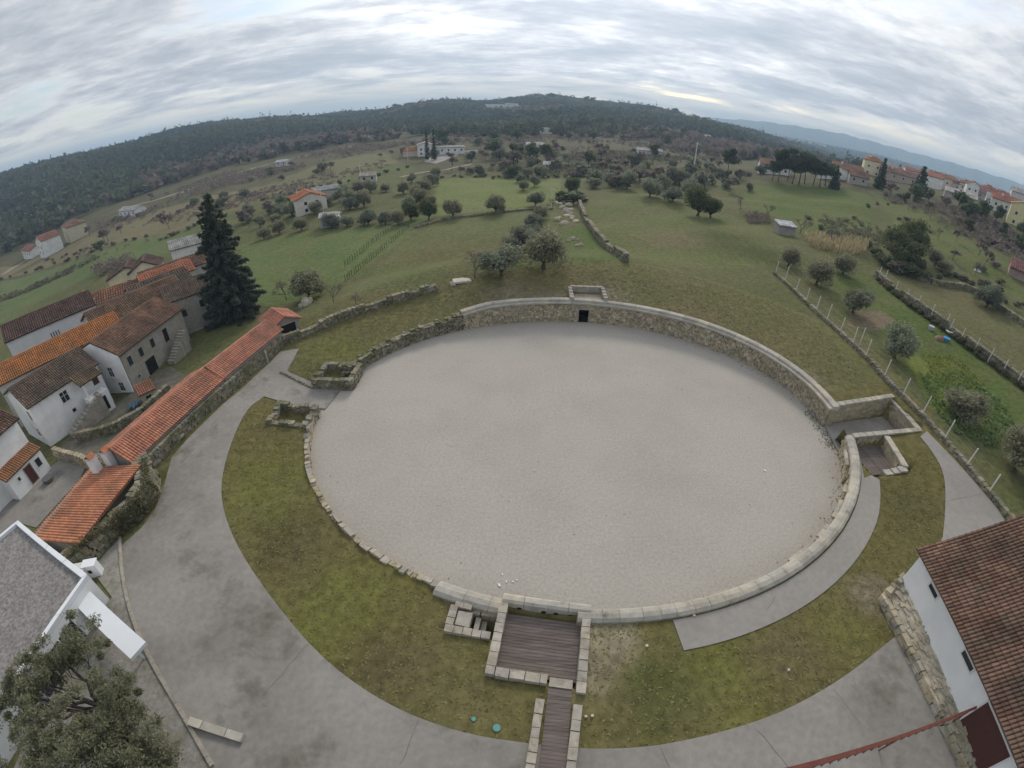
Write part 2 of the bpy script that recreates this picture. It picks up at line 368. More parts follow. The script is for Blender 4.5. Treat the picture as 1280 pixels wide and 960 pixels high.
def sheet(name, pg, off, mat, step=1.2, zfun=None, kind='structure', parent=None):
    B = dense(pg, step * .6); x = np.array([b[0] for b in B]); y = np.array([b[1] for b in B])
    gx, gy = np.meshgrid(np.arange(x.min(), x.max(), step), np.arange(y.min(), y.max(), step)); gx, gy = gx.ravel(), gy.ravel()
    k = pip(gx, gy, B)
    dmin = np.full(gx.shape, 1e9)
    for bx, by in B: dmin = np.minimum(dmin, np.hypot(gx - bx, gy - by))
    k &= dmin > step * .45
    co = [Vector((float(a), float(b))) for a, b in B] + [Vector((float(a), float(b))) for a, b in zip(gx[k], gy[k])]
    n = len(B)
    vs, es, fs, *_ = delaunay_2d_cdt(co, [], [list(range(n))], 1, 1e-5)
    vx = np.array([v.x for v in vs]); vy = np.array([v.y for v in vs])
    vz = (zg(vx, vy) if zfun is None else zfun(vx, vy)) + off
    m = MB(); F = np.array([f for f in fs if len(f) == 3])
    a = (vx[F[:, 1]] - vx[F[:, 0]]) * (vy[F[:, 2]] - vy[F[:, 0]]) - (vx[F[:, 2]] - vx[F[:, 0]]) * (vy[F[:, 1]] - vy[F[:, 0]])
    F[a < 0] = F[a < 0][:, ::-1]
    m.add(np.stack([vx, vy, vz], 1), F)
    return tag(m.build(name, mat, parent), kind=kind)

# ------------------------------------------------------------------ ground
RECTS += [(36.4, 31.5, 4.85, 2.5, 6, .12, .25), (33.0, 25.95, 2.3, 2.3, 4, .85, .2),
          (-18.3, 39.7, 1.5, 1.2, 0, .2, .45), (-20.5, 32.4, 1.5, 1.1, -4, .2, .45), (1.75, 11.6, 2.2, 1.95, -9, .8, .2), (-1.3, 12.95, .75, .42, -9, .15, .35)]
FIELDS = [  # pixel outline, base colour
    ([(0, 352), (110, 318), (200, 290), (245, 285), (225, 312), (150, 335), (70, 365), (0, 405)], (.12, .165, .06)),
    ([(0, 335), (100, 300), (190, 265), (330, 232), (335, 248), (235, 285), (110, 316), (0, 350)], (.19, .17, .095)),
    ([(330, 232), (400, 205), (480, 190), (500, 205), (420, 235), (335, 248)], (.17, .165, .085)),
    ([(440, 215), (500, 203), (520, 210), (500, 225), (430, 232)], (.11, .14, .05)),
    ([(300, 305), (420, 285), (505, 280), (545, 268), (500, 305), (420, 362), (335, 385), (300, 370)], (.12, .165, .055)),
    ([(505, 303), (560, 274), (690, 262), (700, 270), (650, 335), (560, 352), (500, 366), (425, 372)], (.128, .152, .058)),
    ([(541, 226), (600, 222), (700, 224), (703, 252), (625, 264), (548, 270)], (.16, .205, .065)),
    ([(640, 335), (690, 300), (735, 275), (775, 325), (700, 340)], (.10, .14, .04)),
    ([(730, 258), (800, 240), (860, 250), (930, 275), (1000, 300), (960, 335), (860, 335), (790, 322), (755, 300)], (.128, .15, .052)),
    ([(930, 235), (1000, 228), (1090, 245), (1090, 285), (1010, 290), (940, 270)], (.11, .15, .04)),
    ([(1090, 240), (1150, 262), (1200, 300), (1280, 340), (1280, 375), (1190, 330), (1130, 290)], (.12, .15, .045)),
    ([(1010, 330), (1090, 345), (1150, 395), (1280, 480), (1280, 545), (1180, 500), (1060, 405)], (.095, .135, .035)),
    ([(1100, 335), (1180, 345), (1280, 420), (1280, 470), (1190, 410)], (.14, .135, .06)),
    ([(1062, 388), (1100, 388), (1120, 400), (1095, 415), (1060, 408)], (.20, .16, .11)),
    ([(1130, 445), (1190, 450), (1225, 500), (1215, 545), (1165, 510)], (.16, .20, .04)),
]
TAN, MOSS, DKG = (.23, .20, .145), (.155, .16, .045), (.075, .09, .026)
BLOBS = [(758, 812, 1.0, (.40, .355, .27)), (742, 848, .7, (.33, .29, .21)), (778, 798, .6, (.36, .32, .24)), (745, 790, .6, (.30, .27, .19)), (1085, 745, 1.0, TAN), (1100, 735, .6, TAN), (700, 350, 3.5, (.17, .15, .07)), (640, 372, 2.2, TAN), (690, 374, 1.5, TAN), (760, 372, 2.0, TAN), (870, 395, 2.5, (.18, .15, .08)), (960, 430, 2.5, (.18, .155, .08)), (1000, 470, 1.5, TAN),
    (480, 400, 3, (.16, .145, .06)), (420, 440, 2.0, MOSS), (330, 620, 3.0, MOSS), (420, 760, 2.5, MOSS), (360, 680, 2.0, (.10, .09, .04)), (560, 860, 2.0, (.15, .14, .06)), (900, 850, 2.0, MOSS), (980, 820, 1.5, (.15, .13, .065)), (1060, 790, 1.2, MOSS), (1140, 640, 2, (.10, .095, .035)), (820, 870, 1.5, DKG), (480, 830, 1.5, (.10, .085, .04)), (900, 300, 5, DKG), (840, 300, 4, (.17, .15, .08)), (960, 320, 4, DKG), (560, 320, 6, (.13, .125, .05)), (640, 300, 4, (.13, .125, .055)),
    (200, 600, .8, DKG), (222, 560, .8, DKG), (262, 520, .8, DKG), (310, 460, 1, MOSS)]
def build_ground():
    ds = list(np.arange(.3, 46, .38)); d = ds[-1]
    while d < 5200: d *= 1.026; ds.append(d)
    ds = np.array(ds); n = 720; ph = np.arange(n) * 360.0 / n - 180
    D, PH = np.meshgrid(ds, ph, indexing='ij'); x, y = ell(PH, D); z = zg(x, y)
    zr = np.hypot(x, y)
    c = np.empty(x.shape + (3,)); c[...] = (.115, .128, .05)
    az = np.degrees(np.arctan2(x, y))
    lawn = D < 13
    c[lawn] = (.142, .128, .047)
    bank = (D < 16) & (PH > 5) & (PH < 172); c[bank] = (.148, .145, .06)
    scr = (zr > 200); c[scr] = (.098, .096, .05)
    for pg, col in FIELDS:
        w = poly(*pg); k = pip(x, y, w) & (D > 9); c[k] = col
    for (bx, by, br, bc) in BLOBS:
        q_ = at(bx, by); w_ = np.exp(-((x - q_[0])**2 + (y - q_[1])**2) / (2 * br * br)) * (1.25 + .6 * np.sin(x * 3.1 + 2 * np.sin(y * 2.3)) * np.sin(y * 2.7)) ; w_ = np.clip(w_ + rng.uniform(-.15, .15, x.shape) * (w_ > .15), 0, .92)[..., None]
        c = c * (1 - w_) + np.array(bc) * w_
    foot = np.interp(az, [-90, -57, -52, -46, -40, -31, -22, -15, -8, 0, 10, 18, 24, 30, 90], [400, 400, 400, 420, 430, 450, 450, 460, 460, 440, 440, 400, 350, 500, 900])
    k = (zr > foot); c[k] = (.055, .055, .036)
    m = MB(); idx = np.arange(len(ds) * n).reshape(len(ds), n)
    F = np.stack([idx[:-1, :], idx[1:, :], np.roll(idx, -1, 1)[1:, :], np.roll(idx, -1, 1)[:-1, :]], -1).reshape(-1, 4)
    m.add(np.stack([x, y, z], -1).reshape(-1, 3), F, c.reshape(-1, 3))
    tag(m.build('ground', 'ground', smooth=True), kind='structure')
build_ground()

def arena():
    ph = np.linspace(-180, 180, 181)[:-1]; m = MB(); rs = np.linspace(0, 1, 26)[1:]
    V = [(CX, CY, .02)]
    for r in rs:
        x = CX + (EA + 1.4) * r * np.cos(np.radians(ph)); y = CY + (EB + 1.4) * r * np.sin(np.radians(ph))
        z = .02 * (1 - r) + .03 * np.sin(x / 3) * np.sin(y / 2.6) * (1 - r)
        V += list(zip(x, y, z))
    n = 180; F3 = [[0, 1 + k, 1 + (k + 1) % n] for k in range(n)]
    F4 = [[1 + i * n + k, 1 + (i + 1) * n + k, 1 + (i + 1) * n + (k + 1) % n, 1 + i * n + (k + 1) % n] for i in range(len(rs) - 1) for k in range(n)]
    m.add(V, [np.array(F3), np.array(F4)]); tag(m.build('arena_floor', 'gravel', smooth=True), kind='structure')
arena()

# ------------------------------------------------------------------ paths
inner = smooth_line(poly((374, 436), (360, 464), (330, 497), (312, 508), (290, 550), (276, 600), (279, 640), (300, 690), (345, 755), (400, 820), (460, 866), (520, 897), (590, 919), (660, 929), (720, 936), (800, 935), (860, 925), (920, 910), (980, 889), (1050, 850), (1100, 811), (1122, 793)), 2)
outer = [(25.5, 9), (26, -18), (-26, -18), (-25.2, 11.4), (-28.4, 15.0), (-27.5, 17.5), (-27.4, 19.4), (-28.5, 22.6), (-29.75, 25.5), (-29.6, 28), (-28.8, 33.5), (-28.2, 36.5), (-27.8, 40.5), (-27.2, 44.4)]
sheet('path', inner + outer, .05, 'asphalt', 1.1)
rampline = [tuple(P(*p, .3)[:2]) for p in ((348, 458), (362, 468), (392, 478), (424, 486), (406, 509), (368, 506), (332, 499), (305, 505))]
sheet('ramp', rampline, .065, 'asphalt', .6)
wi = [ell(a, .95) for a in np.arange(-84, -19, 2.5)]; wo = [ell(a, 2.9 - .5 * max(0, (a + 40)) / 20) for a in np.arange(-84, -24, 2.5)]
sheet('walkway_path', wi + [tuple(P(1080, 598, 2.0)[:2])] + wo[::-1], .05, 'asphalt_clean', .8)
ep = smooth_line(poly((1150, 546), (1163, 562), (1180, 590), (1182, 630), (1178, 672)), 2) + [(28.5, 13.5), (40, 11), (41.9, 18)] + [(41.9, 22), (41.6, 28.8)]
sheet('east_path', ep, .05, 'asphalt_clean', .9)
sheet('passage_floor', [(31.0, 29.0), (40.7, 29.6), (41.0, 34.3), (31.8, 33.0)], .0, 'asphalt', .8, lambda x, y: np.full(np.shape(x), .17))
def crack(name, pts, w, off, mat='joint'):
    pts = dense([tuple(p) for p in pts], .5, False); a = np.array(pts); t = np.gradient(a, axis=0); t /= np.linalg.norm(t, axis=1)[:, None] + 1e-9
    nrm = np.stack([-t[:, 1], t[:, 0]], 1); ww = w * (1 + rng.uniform(-.4, .4, len(a)))[:, None]; a = a + nrm * rng.uniform(-.05, .05, len(a))[:, None]
    L_, R_ = a + nrm * ww / 2, a - nrm * ww / 2; v = np.concatenate([L_, R_]); n = len(a)
    m = MB(); m.add(np.column_stack([v, zg(v[:, 0], v[:, 1]) + off]), np.array([[i, n + i, n + i + 1, i + 1] for i in range(n - 1)]))
    return tag(m.build(name, mat), kind='structure')
for a in (((826, 935), (836, 959)), ((943, 910), (985, 959)), ((1042, 862), (1075, 905)), ((524, 901), (500, 958)), ((385, 805), (330, 870)), ((1180, 628), (1226, 618)), ((960, 700 + 62), (968, 745))):
    crack('path_joint', poly(*a), .03, .056)

# ------------------------------------------------------------------ masonry
STONES = np.array([(1, 1, 1), (1.15, 1.08, .95), (.85, .84, .82), (1.05, .95, .78), (.72, .72, .70), (1.2, 1.15, 1.05)])
def scol(): return STONES[rng.integers(len(STONES))] * rng.uniform(.8, 1.12)
def rubble(m, line, hfun, thick, sl=.45, sh=.25, z0=None, jit=.16, sink=.1):
    line = np.array(line, float); seg = np.hypot(*np.diff(line, axis=0).T); tot = seg.sum(); cum = np.concatenate([[0], np.cumsum(seg)])
    s = 0.0; row = 0
    hmax = max(hfun(t) for t in np.linspace(0, 1, 12))
    nz = max(1, int(math.ceil((hmax + sink) / sh)))
    lanes = max(1, int(round(thick / .5)))
    for k in range(nz):
        s = -rng.uniform(0, sl)
        while s < tot:
            ln = sl * rng.uniform(.55, 1.5); c = min(max(s + ln / 2, 0), tot - 1e-6)
            i = int(np.searchsorted(cum, c) - 1); i = min(max(i, 0), len(seg) - 1)
            t = (c - cum[i]) / seg[i]; p = line[i] * (1 - t) + line[i + 1] * t; dv = (line[i + 1] - line[i]) / seg[i]; an = math.atan2(dv[1], dv[0])
            h = hfun(c / tot); zt = k * sh - sink
            if zt < h - .3 * sh:
                zb = (zg1(*p) if z0 is None else z0)
                for q in range(lanes):
                    off = (q + .5 - lanes / 2) * thick / lanes + rng.uniform(-.05, .05)
                    if 0 < q < lanes - 1 and zt + 2 * sh < h: continue
                    m.stone((p[0] - dv[1] * off, p[1] + dv[0] * off, zb + zt + sh / 2), (ln * 1.04, thick / lanes * 1.08, sh * rng.uniform(.95, 1.2)), an + rng.uniform(-.08, .08), jit, scol())
            s += ln
    return m
def ring_core(m, p0, p1, d0, d1, ztop, zb=-.3):
    ph = np.linspace(p0, p1, max(3, int(abs(p1 - p0) / 2))); n = len(ph); V = []
    for a in ph:
        t = ztop(a)
        for d, z in ((d0, zb), (d0, t), (d1, t), (d1, zb)):
            x, y = ell(a, d); V.append((x, y, z))
    F = [[i * 4 + k, i * 4 + k + 1, i * 4 + 5 + k, i * 4 + 4 + k] for i in range(n - 1) for k in range(3)]
    F += [[0, 3, 2, 1], [4 * n - 4, 4 * n - 3, 4 * n - 2, 4 * n - 1]]
    m.add(V, np.array(F), (.8, .8, .78))
def facing(m, p0, p1, ztop, sl, sh, d0=.0, depth=.4, skip=None, jit=.16):
    zmax = max(ztop(a) for a in np.linspace(p0, p1, 20)); k = 0
    while k * sh < zmax:
        a = p0 + rng.uniform(0, .5)
        while a < p1:
            ln = sl * rng.uniform(.55, 1.5); x0, y0 = ell(a, d0); x1, y1 = ell(a + .5, d0); da = ln / np.hypot(x1 - x0, y1 - y0) * .5
            ac = a + da / 2; z = k * sh
            if ac < p1 and z < ztop(ac) - .25 * sh and not (skip and skip(ac, z)):
                xm, ym = ell(ac, d0 + depth / 2 + rng.uniform(-.05, .05)); an = math.atan2(y1 - y0, x1 - x0)
                m.stone((xm, ym, z + sh / 2), (ln * 1.0, depth, min(sh, ztop(ac) - z + .02) * rng.uniform(.95, 1.12)), an, jit, scol())
            a += da
        k += 1
top = lambda a: float(itab(TOPT, ((a + 180) % 360) - 180))
def arc_block(m, p0, p1, prof, zf, seg=2, col=(1, 1, 1), jit=.012):
    V = []; n = len(prof)
    for a in np.linspace(p0, p1, seg + 1):
        for d, z in prof:
            x, y = ell(a, d + rng.uniform(-jit, jit)); V.append((x, y, zf(a) + z + rng.uniform(-jit, jit)))
    F = [np.array([[i * n + k, (i + 1) * n + k, (i + 1) * n + (k + 1) % n, i * n + (k + 1) % n] for i in range(seg) for k in range(n)]), np.array([list(range(n)), [seg * n + n - 1 - k for k in range(n)]])]
    m.add(V, F, col)
PROF_N = [(-.14, -.06), (-.14, .14), (.22, .17), (.26, .40), (.5, .45), (.98, .42), (1.02, -.1), (.4, -.1)]
PROF_S = [(-.05, -.05), (-.05, .18), (.12, .32), (.38, .38), (.66, .33), (.84, .18), (.84, -.12), (.3, -.12)]
PROF_L = [(-.36, -.10), (-.36, .08), (-.06, .11), (-.06, -.10)]
def coping_run(parent, p0, p1, prof, ln=1.25, missing=(), name='coping_stone'):
    a = p0
    while a < p1 - .3:
        x0, y0 = ell(a, .4); x1, y1 = ell(a + .5, .4); da = ln * rng.uniform(.75, 1.25) / np.hypot(x1 - x0, y1 - y0) * .5
        b = min(a + da, p1)
        if not any(q0 < (a + b) / 2 < q1 for q0, q1 in missing):
            m = MB(); arc_block(m, a + .02, b - .02, prof, lambda t: top(t) + .0, 2, scol() * .5 + .5, .014); m.build(name, 'coping', parent)
        a = b
def podium():
    e = thing('podium_wall', 'tall curved podium wall of coursed rubble round the grassy bank side of the arena', 'wall', (0, 0, 0))
    A0, A1 = -3.6, 121.0
    door = lambda a, z: abs(a - 84.4) < 1.55 and z < 1.75
    m = MB(); facing(m, A0, A1, top, .46, .27, .0, .42, door); tag(m.build('rubble_facing', 'stone', e), kind='stuff')
    m = MB(); ring_core(m, A0, 82.6, .25, 1.0, lambda a: top(a) - .06); ring_core(m, 86.2, A1, .25, 1.0, lambda a: top(a) - .06)
    ring_core(m, 82.6, 86.2, .25, 1.0, lambda a: top(a) - .06, 1.85); m.build('wall_core', 'stone', e)
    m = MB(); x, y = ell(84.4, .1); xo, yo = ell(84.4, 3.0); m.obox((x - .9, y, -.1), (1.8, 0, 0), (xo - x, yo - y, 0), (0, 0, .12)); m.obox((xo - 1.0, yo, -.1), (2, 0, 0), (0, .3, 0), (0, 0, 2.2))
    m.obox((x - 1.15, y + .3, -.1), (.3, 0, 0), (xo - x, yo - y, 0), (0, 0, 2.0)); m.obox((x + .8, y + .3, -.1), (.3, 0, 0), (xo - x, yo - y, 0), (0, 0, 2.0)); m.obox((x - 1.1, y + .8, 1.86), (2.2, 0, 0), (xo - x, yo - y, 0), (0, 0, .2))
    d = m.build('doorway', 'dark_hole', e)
    m = MB(); m.stone((x, y + .12, 1.92), (2.1, .5, .26), 0, .06, (1, .97, .9)); m.build('lintel', 'block', e)
    for s in (-1, 1):
        m = MB(); m.stone((x + s * .82, y + .16, .9), (.3, .5, 1.85), 0, .06, (1, .95, .85)); m.build('door_jamb', 'block', e)
    coping_run(e, A0, A1, PROF_N, 1.5)
    e2 = thing('arena_wall', 'rounded pale coping wall curving from timber deck to the eastern passage beside the concrete walkway', 'wall')
    slot = lambda a, z: -29.6 < a < -28.0 and z < 1.5
    m = MB(); facing(m, -96.3, -15.6, top, .5, .3, .0, .42, slot); tag(m.build('rubble_facing', 'stone', e2), kind='stuff')
    m = MB(); ring_core(m, -96.3, -30.0, .2, .86, lambda a: top(a) - .07); ring_core(m, -27.6, -15.6, .2, .86, lambda a: top(a) - .07); ring_core(m, -30.0, -27.6, .2, .86, lambda a: top(a) - .07, 1.5); m.build('wall_core', 'stone', e2)
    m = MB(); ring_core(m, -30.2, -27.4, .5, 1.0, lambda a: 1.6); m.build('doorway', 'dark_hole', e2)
    coping_run(e2, -96.3, -15.6, PROF_S, 1.15, ((-73.6, -72.9),))
    for q0, q1 in ((-78, -67), (-61, -55), (-52, -47.5), (-45, -39), (-36, -33.5), (-26, -20)):
        coping_run(e2, q0, q1, [(d, z - .32) for d, z in PROF_L], .9, (), 'ledge_stone')
    e3 = thing('sloped_wall', 'short rounded coping wall with a reddish end block between the stone pit and the arena', 'wall')
    m = MB(); facing(m, -116, -105.3, top, .5, .3); tag(m.build('rubble_facing', 'stone', e3), kind='stuff')
    m = MB(); ring_core(m, -116, -105.3, .2, .8, lambda a: top(a) - .05); m.build('wall_core', 'stone', e3)
    coping_run(e3, -115.5, -105.3, [(d * 1.15, z * 1.2) for d, z in PROF_S], 1.9)
    # ruined walls
    e4 = thing('ruined_wall', 'low ruined wall of loose grey rubble stepping down from the coping to the square cell', 'wall')
    m = MB(); rt_ = lambda a: top(a) + .12 + .22 * math.sin(a * 1.7) * math.sin(a * .53); facing(m, 121, 163.5, rt_, .5, .27, -.05, .5, None, .22); facing(m, 121, 163.5, rt_, .5, .27, .42, .5, None, .22); tag(m.build('rubble', 'drywall', e4), kind='stuff')
    e5 = thing('ruined_wall', 'knee-high ruined arena edge of broken slabs and rubble beside the broad mossy lawn', 'wall')
    m = MB(); rt5 = lambda a: top(a) + .08 + .16 * math.sin(a * 2.3) * math.sin(a * .71); facing(m, 183.5, 244.5, rt5, .38, .24, -.02, .4, None, .22); tag(m.build('rubble', 'stone', e5), kind='stuff')
    a = 184.0
    while a < 244:
        da = rng.uniform(.9, 3.0)
        if rng.random() < .62:
            w = rng.uniform(.28, .5); m = MB(); arc_block(m, a, a + da * .93, [(.0, -.1), (.0, .13), (w, .15), (w, -.1)], rt5, 1, scol() * .6 + .45, .04); m.build('slab', 'block', e5)
        a += da
    return
podium()

def chamber(name, label, corners, h, z0, thick=.55, gap=None):
    e = thing(name, label, 'ruin'); m = MB(); n = len(corners)
    for i in range(n):
        if gap is not None and i in gap: continue
        rubble(m, [corners[i], corners[(i + 1) % n]], lambda t: h * (1 + .12 * math.sin(9 * t + i)), thick, .42, .24, z0, .2)
    tag(m.build('rubble', 'drywall', e), kind='stuff'); return e
chamber('stone_cell', 'square ruined stone cell open to the arena, beside the loose rubble wall', [(-20.4, 38.2), (-20.1, 41.4), (-16.3, 41.2), (-16.4, 38.2)], 1.05, .15)
chamber('stone_cell', 'square ruined stone cell beside the broad mossy lawn, below the ramp', [(-22.3, 31.1), (-22.4, 34.0), (-18.5, 33.6), (-18.4, 30.9)], .95, .15)
e = thing('ramp_edging', 'thin dark row of edging stones where the ramp meets the grass bank', 'edging')
for i in range(12):
    t = i / 11; p = np.array((-25.2, 40.2)) * (1 - t) + np.array((-20.8, 38.0)) * t; m = MB(); m.stone((p[0], p[1], zg1(*p) + .05), (.38, .2, .3), -.46, .15, scol() * .7); m.build('edging_stone', 'drywall', e)

# eastern passage
def flat_wall(name, label, a, b, z0a, z1a, z1b, thick, capname='coping_stone', cat='wall', slen=.9):
    e = thing(name, label, cat); a = np.array(a, float); b = np.array(b, float); L = np.hypot(*(b - a)); u = (b - a) / L; nn = np.array((-u[1], u[0])); an = math.atan2(u[1], u[0])
    m = MB()
    k = 0
    while z0a + k * .3 < max(z1a, z1b):
        s = -rng.uniform(0, .4)
        while s < L:
            ln = rng.uniform(.4, 1.0); c = min(max(s + ln / 2, .1), L - .1); zt = z1a + (z1b - z1a) * c / L; z = z0a + k * .3
            if z < zt - .08:
                for q in (-1, 1):
                    p = a + u * c + nn * q * thick * .25; hh = min(.3, zt - z); m.stone((p[0], p[1], z + hh / 2), (min(ln, 2 * min(c, L - c)) + .02, thick * .5, hh * 1.03), an, .05, scol() * .7 + .2)
            s += ln
        k += 1
    tag(m.build('masonry', 'stone', e), kind='stuff')
    s = 0
    while s < L - .05:
        ln = min(slen * rng.uniform(.7, 1.3), L - s); p = a + u * (s + ln / 2); zt = z1a + (z1b - z1a) * (s + ln / 2) / L
        m = MB(); m.stone((p[0], p[1], zt + .07), (ln - .03, thick + .06, .16), an, .04, scol() * .5 + .5); m.build(capname, 'coping', e); s += ln
    return e
flat_wall('passage_wall', 'straight masonry wall closing the bank side of the eastern passage', (31.9, 33.4), (41.6, 34.9), .0, 2.2, 2.45, .55)
flat_wall('passage_wall', 'straight masonry wall between the eastern passage and the timber-floored cell', (31.5, 28.55), (40.9, 29.1), .0, 2.2, 2.3, .5)
flat_wall('cell_wall', 'sloping masonry side wall of the timber-floored cell facing the lawn', (35.6, 28.3), (34.6, 24.0), .9, 2.2, 2.3, .6)
flat_wall('cell_wall', 'stepped masonry end wall of the timber-floored cell at the walkway', (34.6, 23.8), (32.0, 23.75), .9, 2.25, 1.9, .6)
flat_wall('passage_wall', 'rough masonry end wall closing the eastern passage under the fence', (41.5, 34.6), (41.2, 29.3), .0, 2.1, 2.0, .7)
def deck(name, label, O, u, v, nu, Lv, z, w=.2, mat='timber', cat='deck'):
    e = thing(name, label, cat)
    O = np.array(O, float); u = np.array(u, float); v = np.array(v, float)
    for i in range(nu):
        o = O + u * (w * i); m = MB(); c = rng.uniform(.75, 1.25) * np.array((1, rng.uniform(.96, 1.02), rng.uniform(.94, 1.03)))
        m.obox((o[0], o[1], z - .05 + rng.uniform(-.004, .004)), (*(u * (w - .015)), 0), (*(v * Lv), 0), (0, 0, .05), c); m.build('plank', mat, e)
    m = MB()
    for t in (.1, .5, .9):
        o = O + v * Lv * t; m.obox((o[0], o[1], z - .25), (*(u * nu * w), 0), (*(v * .1), 0), (0, 0, .19), (.6, .6, .6))
    m.build('joists', mat, e); return e
deck('timber_deck', 'grey timber floor of the small cell beside the eastern passage', (31.6, 24.4), (math.cos(.07), math.sin(.07)), (-math.sin(.07), math.cos(.07)), 19, 3.75, 1.16)
# southern deck: u across (towards +x, falling), v towards the arena
DU = np.array((math.cos(R(-9)), math.sin(R(-9)))); DV = np.array((-DU[1], DU[0])); DO = np.array((-.62, 10.15))
deck('timber_deck', 'broad dark timber deck framed by granite blocks above the arena', DO, DV, DU, 18, 4.25, 1.32, .2)
def blocks(name, label, lines, cat='wall', zt=None, bl=.62, bw=.5, bh=.62, base=None):
    e = thing(name, label, cat)
    for a, b, z1 in lines:
        a = np.array(a, float); b = np.array(b, float); L = np.hypot(*(b - a)); u = (b - a) / L; s = 0; an = math.atan2(u[1], u[0])
        while s < L - .12:
            ln = bl * rng.uniform(.75, 1.35)
            if L - s - ln < .25: ln = L - s
            p = a + u * (s + ln / 2); m = MB(); zt_ = z1 + rng.uniform(-.03, .03)
            m.stone((p[0], p[1], zt_ - bh / 2), (ln - .025, bw * rng.uniform(.92, 1.04), bh), an + rng.uniform(-.015, .015), .035, scol() * .45 + .55); m.build('granite_block', 'block', e); s += ln
    return e
q = lambda a, b: tuple(DO + DU * a + DV * b)
blocks('deck_wall', 'granite block wall round three sides of the broad timber deck', [(q(-.22, 3.85), q(-.22, -.45), 1.95), (q(.05, -.22), q(2.75, -.22), 1.95), (q(4.5, 3.75), q(4.5, -.75), 1.95)], bh=.95)
e = thing('deck_parapet', 'pale rounded parapet stones with drain holes at the arena edge of the timber deck', 'wall')
for i in range(4):
    m = MB(); a0 = q(-.35 + i * 1.27, 3.95); pr = [(0, -.9), (0, .3), (.14, .42), (.42, .44), (.58, .32), (.58, -.9)]
    V = [(a0[0] + DU[0] * s + DV[0] * d, a0[1] + DU[1] * s + DV[1] * d, 1.62 + z + rng.uniform(-.01, .01)) for s in (0, 1.245) for d, z in pr]
    n = len(pr); m.add(V, [np.array([[k, (k + 1) % n, n + (k + 1) % n, n + k] for k in range(n)]), np.array([list(range(n))[::-1], [n + k for k in range(n)]])], scol() * .4 + .65); m.build('parapet_stone', 'coping', e)
for s in (.55, 1.95, 2.65, 3.5):
    m = MB(); a0 = q(s, 3.90); m.obox((a0[0], a0[1], 1.36), (*(DU * .24), 0), (*(DV * .06), 0), (0, 0, .2)); m.build('drain_hole', 'dark_hole', e)
e = thing('gangway', 'narrow dark timber gangway leading from the path to the deck', 'walkway')
for i in range(36):
    z = 1.72 + .12 * min(1, i / 20) if i < 20 else 1.62 + .03 * (20 - i) * .3
    o = np.array(q(2.85, -.78)) - DV * (.2 * i) + DU * (.003 * i); m = MB(); zz = zg1(*(o + DU * .6)) + .09
    m.obox((o[0], o[1], zz - .04), (*(DU * 1.22), 0), (*(DV * .188), 0), (0, 0, .045), (rng.uniform(.8, 1.3),) * 3); m.build('plank', 'timber', e)
m = MB(); o = np.array(q(2.85, -.30)); m.stone((*(o + DU * .62), 1.62), (1.2, .5, .4), R(-9), .04, (1, .98, .95)); m.build('threshold', 'block', e)
blocks('gangway_kerb', 'row of granite blocks along the lawn-drain side of the timber gangway', [(q(2.52, -1.35), q(2.5, -7.6), 2.08)], 'kerb', bl=.6, bw=.44, bh=.55)
blocks('gangway_kerb', 'row of granite blocks along the bare-earth side of the timber gangway', [(q(4.40, -1.4), q(4.30, -7.6), 2.08)], 'kerb', bl=.6, bw=.44, bh=.55)
e = thing('stone_pit', 'small stone-lined pit with steps beside the timber deck', 'pit')
def pb(s, d, z, sx, sy, h, c=1.0):
    p = q(s, d); m = MB(); m.stone((p[0], p[1], z - h / 2), (sx, sy, h), R(-9) + rng.uniform(-.03, .03), .05, scol() * .4 + .55 * c); m.build('granite_block', 'block', e)
for s in np.arange(-2.95, -.6, .52): pb(s, 1.85, 1.72, .5, .45, .9)
for s in (-2.75, -2.25): pb(s, 3.45, 1.7, .5, .4, .8)
for d in (2.3, 2.75, 3.15): pb(-3.0, d, 1.74, .45, .42, .8)
pb(-2.3, 2.65, 1.6, .85, .95, .5); pb(-1.55, 2.65, 1.2, .3, .9, .6); pb(-1.2, 2.65, .85, .3, .9, .5)
for s in (-1.75, -1.2, -.7): pb(s, 3.4, 1.35, .5, .4, .9)
e = thing('exedra', 'small three-sided stone niche set in the bank above the podium doorway', 'niche')
for (x, y, sx, sy, h) in ((7.5, 56.6, .5, 3.2, .7), (11.9, 56.7, .5, 3.2, .7)):
    for i in range(4):
        m = MB(); yy = y - sy / 2 + (i + .5) * sy / 4; m.stone((x, yy, zg1(x, yy) + h / 2), (sx, sy / 4 - .02, h + .2), 0, .04, scol() * .4 + .55); m.build('block', 'block', e)
for i in range(5):
    for k in range(2):
        m = MB(); x = 7.95 + i * .88; m.stone((x, 58.2, zg1(x, 58.2) + .2 + k * .42), (.86, .45, .42), 0, .04, scol() * .4 + .55); m.build('block', 'block', e)
m = MB(); xs = 9.7; m.box(7.8, 55.2, zg1(9.7, 56.5) - .3, 11.6, 58, zg1(9.7, 55.6) + .22, (.8, .75, .68)); m.build('floor_slab', 'block', e)
